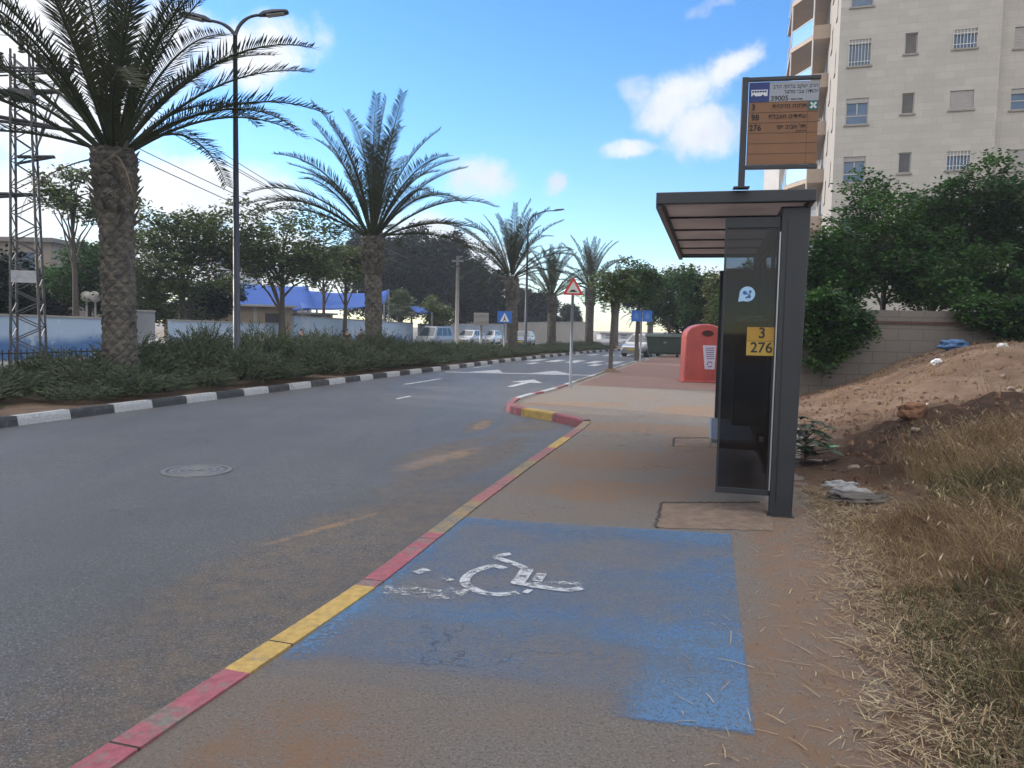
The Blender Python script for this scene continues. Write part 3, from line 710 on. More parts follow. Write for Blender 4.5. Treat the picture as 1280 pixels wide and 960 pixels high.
bx('gutter_beam', .0, .215, .12, L-.1, 2.50, 2.625, M_metal_dark, roof)
# end screen nearest the corner: tinted glass in a slim frame
es = bx('end_screen', -.435, -.004, .052, .060, .21, 2.46, M_glass, sh, 0)
for nm, a in (('frame', (-.45, -.432, .04, .072, .18, 2.5)), ('frame', (-.45, -.004, .036, .076, .165, .215)), ('frame', (-.45, -.004, .036, .076, 2.44, 2.53)), ('frame', (-.026, -.004, .04, .072, .216, 2.44))): bx(nm, *a, M_metal_dark, es, .003)
bx('trim', -.012, -.002, -.004, .030, .22, 2.4, pm('steel_trim', (.45, .45, .46), None, rough=.35, metal=.7), es, 0)
# back: glass bays between mullions
bw = MB(); bw.box(.055, .063, .13, L-.35, .22, 2.46); back = bw.build('back_screen', M_glass, sh)
for k in range(4):
    y = .13+k*(L-.5)/3; bx('mullion', .035, .085, y, y+.045, .1, 2.5, M_metal_dark, back, .003)
for z in (.165, 2.46): bx('rail', .03, .09, .12, L-.3, z, z+.06, M_metal_dark, back, .003)
# far end: poster case
fe = bx('poster_case', -.45, -.004, L-.36, L-.22, .12, 2.42, M_metal_dark, sh, .01)
bx('poster', -.40, -.05, L-.366, L-.362, .5, 2.28, pm('poster', (.045, .06, .085), (.02, .025, .04), 2, .2), fe, 0)
bx('cap', -.36, -.08, L-.34, L-.24, 2.421, 2.452, M_galv, fe, .004)
# seat
se = bx('seat', -.49, -.06, 1.25, 3.25, .43, .47, pm('seat_grey', (.10, .105, .115), (.14, .145, .15), 4, .45), sh, .008)
bx('seat_edge', -.512, -.488, 1.24, 3.26, .40, .478, pm('seat_rim', (.34, .35, .36), None, rough=.4, metal=.5), se, .004)
for y in (1.5, 2.95): bx('bracket', -.42, .03, y, y+.05, .34, .428, M_metal_dark, se, 0)
# timetable case behind the end screen, with the litter left on top
tc = thing('timetable_case', base+Matrix.Rotation(AZ, 3, 'Z') @ V((-.20, .10, 0)), 'narrow black timetable case fixed behind the shelter end glass', 'timetable case', rotz=AZ)
bx('case', -.135, .10, 0, .09, .75, 1.655, M_black, tc, .008); bx('bracket', -.10, .07, -.035, -.001, 1.60, 1.63, M_black, tc, .004)
bx('info_sheet', -.12, .085, -.004, -.001, .8, 1.3, pm('dark_sheet', (.05, .055, .065), (.08, .08, .09), 8, .3), tc, 0)
pl_c = sh.matrix_basis
o = lump(31, .07, (1.5, .5, .32), 3, .8, 2.6).build('crumpled_paper', pm('crumpled', (.8, .82, .86), (.55, .57, .62), 12, .7)); o.location = base+Matrix.Rotation(AZ, 3, 'Z') @ V((-.20, .145, 1.675)); o.rotation_euler.z = AZ
tag(o, 'crumpled pale paper lying on top of the timetable case', 'paper')
# route number plates on the outside of the end screen
def plate(z0, z1, m, txt, sz, label):
    t = thing('route_plate', base+Matrix.Rotation(AZ, 3, 'Z') @ V((-.125, .030, z0)), label, 'route plate', rotz=AZ)
    b = MB(); b.box(-.115, .107, -.005, .0035, 0, z1-z0); b.build('plate', m, t, bevel=.001)
    text('numerals', txt, sz, Matrix.Translation((-.005, -.007, .028)) @ Matrix.Rotation(R(90), 4, 'X') @ Matrix.Translation((.012, 0, 0)), M_ink, t, 'CENTER', .0016)
M_py = pm('plate_yellow', (.46, .30, .055), (.40, .26, .05), 6, .55)
plate(1.488, 1.605, pm('plate_orange', (.40, .23, .035), (.35, .2, .03), 6, .55), '3', .125, 'orange yellow route plate reading 3 on the shelter end screen')
plate(1.365, 1.485, M_py, '276', .122, 'yellow route plate reading 276 on the shelter end screen')
st = thing('round_sticker', base+Matrix.Rotation(AZ, 3, 'Z') @ V((-.25, .048, 1.885)), 'round pale blue sticker on the shelter end glass above the number plates', 'sticker', rotz=AZ)
RX = Matrix.Rotation(R(90), 4, 'X')
b = MB(); b.tube([(0, .001, 0), (0, -.002, 0)], .064, 28); b.quad((-.064, -.001, -.01), (-.02, -.001, -.058), (-.07, -.001, -.066), (-.071, -.001, -.055)); b.build('disc', pm('sticker_blue', (.32, .52, .78), (.40, .62, .85), 20, .5), st)
b = MB()
for (x, z, r) in ((-.02, .01, .017), (.016, -.022, .015), (.024, .02, .012), (-.006, -.03, .009)):
    b.tube([(x, -.0022, z), (x, -.0035, z)], r, 10)
b.box(-.015, .03, -.0038, -.0022, -.004, .004)
b.build('print', pm('sticker_ink', (.04, .10, .3), None, rough=.5), st)
# ------------------------------------------------------------------ route board standing over the shelter roof
sg = thing('bus_stop_sign', D(926, 243, 6.42), 'bus stop sign board with Hebrew route list on a post above the shelter roof', 'bus stop sign', rotz=AZ*.75)
sg.location.z = 2.735; sg.scale = (.9, .9, .9)
b = MB(); b.box(-.028, .028, -.028, .028, -.0, .985); post = b.build('post', M_metal_dark, sg, bevel=.004); b = MB(); b.box(-.07, .07, -.06, .06, 0, .012); b.build('base_plate', M_metal_dark, post)
W, Hh, z0 = .60, .745, .205
for za_, zb_ in ((z0-.035, z0), (z0+Hh, z0+Hh+.032)): fr = MB(); fr.box(.028, .045+W, -.022, .022, za_, zb_); fr.build('frame_bar', M_metal_dark, sg, bevel=.003)
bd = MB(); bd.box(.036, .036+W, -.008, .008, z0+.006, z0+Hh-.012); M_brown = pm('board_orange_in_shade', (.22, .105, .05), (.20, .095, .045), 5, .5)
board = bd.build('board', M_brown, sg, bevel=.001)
def face(name, x0, x1, za, zb, m, d=-.0100): b = MB(); b.box(x0, x1, d-.001, d+.0015, za, zb); return b.build(name, m, board)
xl, xr = .040, .036+W-.004; top = z0+Hh-.016
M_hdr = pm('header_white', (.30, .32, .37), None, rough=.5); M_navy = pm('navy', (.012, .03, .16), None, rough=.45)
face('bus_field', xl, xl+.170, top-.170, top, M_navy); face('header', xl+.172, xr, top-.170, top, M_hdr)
bus = MB()
bus.box(xl+.015, xl+.155, -.0130, -.0115, top-.118, top-.062)
bus.build('bus_pictogram', pm('picto_white', (.6, .62, .66), None, rough=.5), board)
bus = MB()
for k in range(6): bus.box(xl+.022+k*.0215, xl+.039+k*.0215, -.0142, -.0131, top-.085, top-.070)
for k in (.035, .115): bus.tube([(xl+k, -.0132, top-.118), (xl+k, -.0143, top-.118)], .012, 12)
bus.build('pictogram_detail', M_navy, board)
face('corner_field', xr-.082, xr, top-.252, top-.172, pm('teal', (.015, .12, .13), None, rough=.5))
xm = MB()
for a in (45, -45):
    Mx = Matrix.Translation((xr-.041, -.0122, top-.212)) @ Matrix.Rotation(R(a), 4, 'Y'); xm.box(-.034, .034, -.0006, .0006+.0001*a/45, -.0085, .0085, Mx)
xm.build('cross_mark', pm('mark_white', (.55, .62, .62), None, rough=.5), board)
rows = MB(); rh = (top-.172-z0-.01)/6
for k in range(1, 6): rows.box(xl, xr, -.0098, -.0084, top-.172-k*rh-.002, top-.172-k*rh+.002)
rows.box(xr-.088, xr-.085, -.0097, -.0083, z0+.01, top-.172)
rows.build('ruling', pm('rule', (.09, .05, .03), None, rough=.7), board)
def tx(s, x, z, sz, al='LEFT', hv=.0006): return text('lettering', s, sz, Matrix.Translation((x, -.0118, z)) @ RX, M_ink, board, al, hv)
tx(rev('הרב יעקב ברמן/ הרב'), xr-.006, top-.054, .045, 'RIGHT', 0); tx(rev('יהודה צבי מלצר'), xr-.008, top-.102, .045, 'RIGHT', 0)
tx('39005', xl+.182, top-.163, .062); tx('מספר תחנה'[::-1], xl+.355, top-.160, .020)
for k, (nn, nm) in enumerate((('3', 'תחנה מרכזית'), ('98', 'עתידים מוגבלת'), ('276', 'תל אביב יפו'))):
    zb = top-.172-(k+1)*rh+.026
    tx(nn, xl+.022 if k < 2 else xl+.008, zb, .070); tx(rev(nm), xr-.094, zb+.010, .053, 'RIGHT', 0)
tx(rev('דרך הרכבת'), xr-.094, top-.172-3*rh+.008, .018, 'RIGHT', 0)

# ------------------------------------------------------------------ things along the sidewalk
def post_at(name, pos, h, r, m, par): b = MB(); b.tube([(0, 0, -.02), (0, 0, h)], r, 12); return b.build(name, m, par, smooth=True)
# red bin
rb = thing('recycling_bin', P(878, 478)+V((.05, .35, 0)), 'red rounded plastic recycling bin with an oval slot and a taped notice', 'recycling bin', rotz=R(-4))
M_bin = pm('bin_red', (.43, .075, .062), (.32, .06, .055), 1.7, .4, 0, .04, 40)
prof = [(-.62, .0), (-.60, 1.42)]+[(-.60+.60*(1-math.cos(R(t))), 1.42+.40*math.sin(R(t))**.9) for t in (15, 30, 45, 60, 75, 90)]
prof += [(-x, z) for x, z in reversed(prof[:-1])]
b = MB(); YM = Matrix(((1, 0, 0, 0), (0, 0, -1, 0), (0, 1, 0, 0), (0, 0, 0, 1)))
b.prism(prof, -.5, .5, YM); body = b.build('body', M_bin, rb, bevel=.05)
body.modifiers[0].segments = 4; body.modifiers[0].angle_limit = R(60)
b = MB(); b.box(-.68, .68, -.56, .56, 0, .055); b.build('base', M_bin, rb, bevel=.02)
b = MB(); b.tube([(.06, -.5, 1.53), (.06, -.507, 1.53)], .13, 28); b.v = [(.06+(x-.06)*1.3, y, 1.53+(z-1.53)*.72) for x, y, z in b.v]; sl = b.build('slot', pm('slot_dark', (.05, .012, .01), None, rough=.9), rb)
b = MB(); n = 28
b.loft([[V((.06+a*1.3*math.cos(2*math.pi*k/n), y, 1.53+a*.72*math.sin(2*math.pi*k/n))) for k in range(n)] for a, y in ((.13, -.5), (.132, -.515), (.15, -.512), (.155, -.5))], caps=False); b.build('slot_rim', pm('rim_red', (.33, .04, .035), None, rough=.4), sl)
b = MB(); b.box(-.012, .012, -.505, -.498, .1, 1.3); b.build('mould_seam', pm('seam_red', (.38, .055, .045), None, rough=.45), rb)
nt = MB(); nt.add([V((-.08, -.508, 1.16)), V((-.0, -.508, .42)), V((.30, -.508, .42)), V((.33, -.508, 1.16)), V((-.08, -.502, 1.16)), V((-.0, -.502, .42)), V((.30, -.502, .42)), V((.33, -.502, 1.16))], [(0, 1, 2, 3), (0, 4, 5, 1), (1, 5, 6, 2), (2, 6, 7, 3), (3, 7, 4, 0)]); no = nt.build('notice', pm('notice_lilac', (.55, .52, .62), (.48, .45, .56), 6, .8), rb)
b = MB()
for k in range(6): b.box(.0+.01*k, .27, -.5105, -.509, 1.06-k*.065, 1.085-k*.065)
for a0, a1 in ((20, 200), (230, 330)):
    for k in range(6):
        t0, t1 = R(a0+(a1-a0)*k/6), R(a0+(a1-a0)*(k+1)/6); cx, cz = .15, .575
        b.quad(*[(cx+r*math.cos(t), -.5105, cz+r*math.sin(t)) for r, t in ((.065, t0), (.095, t0), (.095, t1), (.065, t1))])
b.build('print', pm('notice_ink', (.12, .08, .25), None, rough=.8), no)
# warning sign
ws = thing('warning_sign', P(713, 485), 'red bordered triangular speed hump warning sign on a grey pole at the kerb', 'traffic sign', rotz=R(4))
post_at('pole', None, 2.93, .038, pm('pole_grey', (.16, .18, .21), (.2, .22, .25), 6, .5, .3), ws)
def tri(r, y0, y1, cz):
    b = MB(); pts = []
    for k in range(3):
        a = R(90+120*k)
        for dd in (-14, -5, 5, 14): 
            rr = r*.93+(.07*r)*math.cos(R(dd*5)); pts.append((rr*math.cos(a+R(dd*.35)), cz+rr*math.sin(a+R(dd*.35))))
    b.prism(pts, y0, y1, YM); return b
tp = tri(.30, .042, .05, 2.64).build('triangle', M_red_sign, ws)
tri(.195, .0501, .053, 2.63).build('white_field', pm('sign_white', (.52, .50, .47), None, rough=.5), tp)
b = MB(); b.prism([(-.11, 2.555), (.11, 2.555), (.11, 2.57), (.075, 2.578), (.045, 2.615), (-.045, 2.615), (-.075, 2.578), (-.11, 2.57)], .0532, .0545, YM); b.build('hump_symbol', M_ink, tp)
b = MB(); b.box(-.05, .05, -.041, -.036, 2.50, 2.54); b.box(-.05, .05, -.041, -.036, 2.70, 2.74); b.build('clamp', M_galv, ws)
# two blue square signs
bs = thing('blue_sign', P(800, 452), 'pair of small blue square signs on a grey pole between tree and dumpster', 'traffic sign', rotz=R(5))
post_at('pole', None, 2.75, .05, M_galv, bs)
for x in (-.29, .29):
    b = MB(); b.box(x-.25, x+.25, -.075, -.055, 2.05, 2.62); f = b.build('sign_plate', M_blue_sign, bs, bevel=.01)
    b = MB(); b.box(x-.10, x+.10, -.079, -.0755, 2.2, 2.42); b.box(x-.03, x+.03, -.0785, -.0756, 2.42, 2.52); b.build('symbol', pm('symbol_pale', (.10, .22, .5), None, rough=.5), f)
# crosswalk sign on the median kerb, parking sign and square plate further left
cs = thing('crosswalk_sign', V((P(633, 447, -.12).x-.15, P(633, 447, -.12).y, 0)), 'blue square pedestrian crossing sign with white triangle on a thin pole', 'traffic sign', rotz=R(3))
post_at('pole', None, 2.5, .035, M_galv, cs)
b = MB(); b.box(-.42, .42, -.06, -.04, 1.88, 2.55); f = b.build('sign_plate', M_blue_sign, cs, bevel=.02)
b = MB(); b.prism([(-.27, 1.96), (.27, 1.96), (0, 2.47)], .0605, .063, YM); tr_ = b.build('triangle', M_white, f)
b = MB(); b.prism([(-.03, 2.2), (.03, 2.2), (.05, 2.1), (.09, 1.99), (.05, 1.99), (0, 2.08), (-.06, 1.99), (-.1, 1.99), (-.05, 2.1)], .0632, .065, YM); b.tube([(0, -.0632, 2.26), (0, -.065, 2.26)], .035, 10); b.build('walker_symbol', M_ink, tr_)
ss = thing('square_sign', D(601, 432, 54)*1, 'pale square sign seen from behind on a thick grey pole', 'traffic sign', rotz=R(2)); ss.location.z = 0
post_at('pole', None, 2.6, .1, M_galv, ss); b = MB(); b.box(-.52, .52, -.13, -.10, 1.75, 2.62); f = b.build('sign_plate', pm('sign_back', (.32, .30, .28), (.27, .26, .25), 5, .6), ss, bevel=.02)
b = MB()
for zz in (1.95, 2.4): b.box(-.45, .45, -.16, -.131, zz, zz+.06)
b.build('stiffener', M_galv, f)
# dumpster
dm = thing('dumpster', P(830, 446), 'dark green four-wheeled dumpster with a domed lid on the far pavement', 'dumpster', rotz=R(-8))
M_dg = pm('dumpster_green', (.028, .05, .042), (.04, .062, .05), 3, .5)
b = MB(); b.loft([[V((-x, -y, z)), V((x, -y, z)), V((x, y, z)), V((-x, y, z))] for z, x, y in ((.18, .95, .5), (.3, 1.0, .55), (1.16, 1.12, .68), (1.2, 1.16, .72), (1.24, 1.16, .72))]); b.build('tub', M_dg, dm, bevel=.03)
b = MB(); b.loft([[V((-1.18, -.74*math.cos(a)+0, 1.245+.2*math.sin(a))) for a in [math.pi*k/8 for k in range(9)]], [V((1.18, -.74*math.cos(a), 1.245+.2*math.sin(a))) for a in [math.pi*k/8 for k in range(9)]]]); b.build('lid', M_dg, dm, smooth=False)
for x in (-.8, .8):
    for y in (-.4, .4): b = MB(); b.tube([(x-.04, y, .1), (x+.04, y, .1)], .1, 14); b.build('wheel', M_tyre, dm)
for x in (-1.2, 1.2): b = MB(); b.tube([(x-.06, 0, 1.05), (x+.06, 0, 1.05)], .04, 10); b.build('trunnion', M_galv, dm)
b = MB(); b.box(-.09, .09, -.665, -.648, .85, .95); b.build('badge', M_galv, dm)
# ------------------------------------------------------------------ street lamps
def lamp(name, x, y, h, arms, label, mat=M_metal_pole, rot=0, rad=(.10, .055), base=True):
    t = thing(name, (x, y, 0), label, 'street lamp', 'street lamps on the median', rotz=rot)
    b = MB(); b.tube([(0, 0, -.02), (0, 0, h*.5), (0, 0, h)], [rad[0], (rad[0]+rad[1])/2, rad[1]], 14); b.build('pole', mat, t, smooth=True)
    if base:
        b = MB(); b.tube([(0, 0, 0), (0, 0, .35), (0, 0, .42)], [rad[0]*1.5, rad[0]*1.5, rad[0]*1.02], 14); b.build('base', mat, t)
    for sx, ln, hh in arms:
        pts = [(sx*ln*(1-math.cos(R(90*k/8))), 0, h-.05+hh*math.sin(R(90*k/8))) for k in range(9)]
        pts = [(sx*(ln*.85*(k/8)**1.5), 0, h-.05+hh*(1-(1-k/8)**2)) for k in range(9)]
        b = MB(); b.tube(pts, [.05]*5+[.04]*4, 8); a = b.build('arm', mat, t, smooth=True)
        e = V(pts[-1]); b = MB()
        b.loft([[V((e.x+sx*d, y_, e.z+d*.18+z_)) for y_, z_ in ((-w, 0), (-w*.7, th), (w*.7, th), (w, 0), (w*.8, -.03), (-w*.8, -.03))] for d, w, th in ((-.06, .05, .05), (.06, .10, .09), (.30, .17, .08), (.62, .15, .05), (.70, .09, .03))])
        hd = b.build('lamp_head', mat, t, bevel=.008)
        b = MB(); b.add([V((e.x+sx*d, y_, e.z+d*.18-.034)) for d, y_ in ((.15, -.12), (.15, .12), (.6, .11), (.6, -.11))], [(0, 1, 2, 3)]); b.v += [(x_, y_, z_-.012) for x_, y_, z_ in b.v[:4]]; b.f = [(4, 5, 6, 7), (0, 1, 5, 4), (1, 2, 6, 5), (2, 3, 7, 6), (3, 0, 4, 7)]; b.build('lens', M_lens, hd)
    return t
q = D(296, 420, 21); lamp('street_lamp', q.x, q.y, 9.15, [(1, .80, .62), (-1, .8, .4)], 'tall dark street lamp with two curved arms in front of the leafy trees', rot=R(6))
q = D(657, 427, 55); lamp('street_lamp', q.x, q.y, 9.0, [(1, 2.2, 1.0)], 'slim dark street lamp with one long curved arm beside the third palm', rot=R(8), rad=(.11, .06))
q = D(571, 420, 56); t = thing('utility_pole', (q.x, q.y, 0), 'plain pale concrete utility pole between the dark trees and the white sign', 'pole')
M_conc = pm('concrete', (.26, .245, .225), (.34, .32, .3), 3, .9)
b = MB(); b.tube([(0, 0, -.1), (0, 0, 6.7)], [.16, .11], 12); b.build('shaft', M_conc, t, smooth=True); b = MB(); b.box(-.4, .4, -.04, .04, 6.3, 6.4); b.tube([(0, -.05, 6.55), (.35, -.05, 6.7)], .03, 6); b.build('bracket', M_galv, t)
for px, dep, h, lab in ((690, 75, 8.5, 'thin far street lamp between the fourth and fifth palm'), (842, 60, 0, '')):
    if h: q = D(px, 425, dep); lamp('street_lamp', q.x-.4, q.y, h, [(1, 1.6, .7)], lab, rad=(.10, .05))
for px, lab in ((108, 'small white globe lamp on a short post, left of the pair by the mural wall'), (119, 'small white globe lamp on a short post, right of the pair by the mural wall')):
    q = D(px, 371, 43); t = thing('globe_lamp', (q.x, q.y, 0), lab, 'lamp', 'white globe lamps by the mural wall')
    post_at('post', None, q.z-.15, .05, M_white, t)
    b = lump(2, .32, (1, 1, 1), 3, 0).build('globe', pm('globe_white', (.6, .58, .54), None, rough=.4), t, smooth=True); b.location.z = q.z

# ------------------------------------------------------------------ palms
def palm_trunk(h, r, seed, stubs=True, flare=1.0):
    rr = random.Random(seed); mb = MB(); n = 56; rows = int(h/.032); rings = []
    lx, ly = rr.uniform(-.15, .15), rr.uniform(-.15, .15)
    for i in range(rows+1):
        z = h*i/rows; f = z/h
        rad = r*(1.12-.18*sst(0, .3, f)+.0*f)*(1+.30*flare*sst(.72, .93, f)-.1*sst(.97, 1, f))
        ring = []
        for k in range(n):
            a = 2*math.pi*k/n; hs = .15
            u = 17*a/(2*math.pi)+.3*noise.noise(V((z*3, a, seed))); w_ = z/.135+.45*noise.noise(V((a*2, z*2, seed+3)))
            fp = abs((u*.5+w_*.5) % 1.0-.5); fq = abs((u*.5-w_*.5) % 1.0-.5)       # leaf-base scars: a spiral lattice of lozenges
            d = 1-2*max(.5-fp, .5-fq) if False else 1-2*max(fp, fq)
            bump = (max(0, d)**.6)*.14*r*(.7+.6*rr.random())*(1+.6*sst(.75, .9, f))
            rad_k = rad*.93+bump+noise.noise(V((a*3, z*4, seed)))*.03*r
            ring.append(V((rad_k*math.cos(a)+lx*f*f, rad_k*math.sin(a)+ly*f*f, z-.25)))
        rings.append(ring)
    mb.loft(rings)
    if stubs:
        for i in range(90):                                              # ragged cut leaf bases under the crown
            f = rr.uniform(.72, .99); z = h*f-.25; a = rr.uniform(0, 6.28); rad = r*1.12
            d = V((math.cos(a), math.sin(a), 0)); p = d*rad+V((lx*f*f, ly*f*f, z)); w = V((-d.y, d.x, 0))*.06*r/.4
            e = p+d*rr.uniform(.06, .20)*r/.4+V((0, 0, rr.uniform(.10, .28)))
            mb.add([p-w-d*.1, p+w-d*.1, e+w*.5, e-w*.5, p-w-d*.04+V((0, 0, -.08)), p+w-d*.04+V((0, 0, -.08))], [(0, 1, 2, 3), (4, 3, 2, 5), (0, 3, 4), (1, 5, 2)])
    return mb, V((lx, ly, h-.25))
def frond(mb, base, az, el0, L, droop, rr, dead=False, n=46, lw=.028, mi=0):
    """arching feather leaf: rachis plus two rows of narrow leaflets in a V"""
    pts = []; p = V(base); el = el0; seg = L/14; hz = V((math.cos(az), math.sin(az), 0)); side = V((-hz.y, hz.x, 0)); tw = rr.uniform(-.06, .06); azd = 0
    for k in range(15):
        pts.append(p.copy()); azd += tw*.1
        h2 = (hz+side*azd*k*.3).normalized()
        p = p+seg*(h2*math.cos(el)+V((0, 0, math.sin(el)))); el -= droop/14*(.35+1.3*k/14)
    mb.tube(pts, [.045*(1-.85*k/14)*L/4.5 for k in range(15)], 5, mi=mi)
    for i in range(n):
        f = .16+.84*i/(n-1)
        x = f*14; k = min(13, int(x)); q = pts[k].lerp(pts[k+1], x-k); d = (pts[k+1]-pts[k]).normalized()
        up = side.cross(d).normalized()
        if up.z < 0: up = -up
        ll = L*.128*(math.sin(min(1, (f-.10)*2.2)*1.57)**.8)*(1-.55*sst(.6, 1, f))*rr.uniform(.85, 1.1)
        for sg in (-1, 1):
            out = (side*sg*.80+up*rr.uniform(.18, .50)+d*rr.uniform(.55, .85)).normalized()
            if dead: out = (out+V((0, 0, -.9))).normalized()
            e = q+out*ll+V((0, 0, -ll*rr.uniform(.02, .18))); w = d*lw*1.25*rr.uniform(.8, 1.2)*L/4.5; m = q.lerp(e, .5)+V((0, 0, .02*ll))
            mb.add([q-w*.45, q+w*.45, m+w, e, m-w], [(0, 1, 2, 3, 4)], mi)
def palm(name, x, y, h, r, L, nf, seed, label, spread=1.0, extra=(), lw=.0145, n=84, dead=2):
    rr = random.Random(seed); t = thing(name, (x, y, 0), label, 'palm tree', 'palm trees along the median')
    tb, top = palm_trunk(h, r, seed); tb.build('trunk', M_palm_trunk, t, smooth=False)
    mb = MB()
    for i in range(nf):
        f = (i+.5)/nf; az = i*2.39996+rr.uniform(-.25, .25)
        el = R(86-70*spread*f**1.15+rr.uniform(-6, 6)); dr = R(26+58*f+rr.uniform(-12, 18))
        b0 = top+V((math.cos(az), math.sin(az), 0))*r*(.25+.55*f)+V((0, 0, .25-.35*f))
        frond(mb, b0, az, el, L*rr.uniform(.82, 1.05), dr, rr, n=n, lw=lw)
    for az, el, ll, dr in extra: frond(mb, top+V((math.cos(az), math.sin(az), 0))*r*.8, az, el, ll, dr, rr, n=n, lw=lw)
    mb.build('crown', M_palm_leaf, t)
    if dead:
        mb = MB()
        for i in range(dead):
            az = rr.uniform(0, 6.28); frond(mb, top+V((math.cos(az), math.sin(az), 0))*r*1.0+V((0, 0, -.2)), az, R(-15), L*.42, R(75), rr, dead=True, n=20, lw=lw)
        mb.build('dry_fronds', M_frond_dry, t)
    return t
q = D(150, 430, 17.2)
palm('palm_tree', q.x, q.y, 5.55, .365, 5.2, 34, 3, 'largest palm tree with thick scarred trunk, nearest on the median at far left', .82,
     [(R(8), R(34), 4.6, R(62)), (R(-12), R(26), 4.5, R(70)), (R(20), R(48), 4.6, R(58)), (R(172), R(16), 4.4, R(45))])
q = D(467, 425, 29.5)
palm('palm_tree', q.x, q.y, 5.2, .335, 5.0, 36, 8, 'second palm tree with arching crown and dark scarred trunk between street lamp and dark pines', .86,
     [(R(10), R(22), 4.3, R(55)), (R(-10), R(8), 4.2, R(58)), (R(178), R(30), 4.4, R(60))])
q = D(640, 428, 46)
palm('palm_tree', q.x, q.y, 4.9, .34, 4.2, 36, 14, 'third palm tree behind the blue crossing sign and beside the single-armed lamp', 1.0, n=50, lw=.026)
q = D(690, 428, 58)
palm('palm_tree', q.x, q.y, 4.3, .30, 3.9, 34, 21, 'fourth palm tree, small in the distance just left of the triangular warning sign', 1.05, n=40, lw=.034)
q = D(736, 428, 64)
palm('palm_tree', q.x, q.y, 5.3, .36, 4.2, 34, 27, 'fifth palm tree just right of the triangular warning sign', 1.0, n=40, lw=.034)
q = D(768, 428, 82)
palm('palm_tree', q.x, q.y, 5.0, .38, 4.0, 30, 33, 'palm tree in the far distance partly hidden by the young pavement tree', 1.1, n=26, lw=.055)
q = D(812, 430, 92)
palm('palm_tree', q.x, q.y, 3.6, .36, 3.6, 28, 38, 'farthest short palm tree behind the two blue signs', 1.15, n=24, lw=.06)
# fan palm by the awning
q = D(500, 425, 62); t = thing('fan_palm', (q.x, q.y, 0), 'pale green fan palm standing between the second palm and the small awning', 'palm tree')
tb, top = palm_trunk(2.9, .20, 5, stubs=False); tb.build('trunk', M_palm_trunk, t)
mb = MB(); rr = random.Random(6)
for i in range(46):
    az = i*2.4; el = R(80-120*(i/46)); d = V((math.cos(az)*math.cos(el), math.sin(az)*math.cos(el), math.sin(el))); s0 = top+V((0, 0, .5)); e = s0+d*rr.uniform(.7, 1.0)
    mb.tube([s0, e], .02, 4)
    sd = d.cross(V((0, 0, 1))).normalized() if abs(d.z) < .98 else V((1, 0, 0)); up = sd.cross(d)
    for k in range(15):
        a = R(-100+200*k/14); v = (d*math.cos(a)+sd*math.sin(a)+up*.1).normalized(); pw = v.cross(up).normalized()*.05
        tip = e+v*rr.uniform(.6, .8)+V((0, 0, -.18)); m = e+v*.4
        mb.add([e, m-pw, tip, m+pw], [(0, 1, 2, 3)])
mb.build('crown', M_leaf_fan, t)

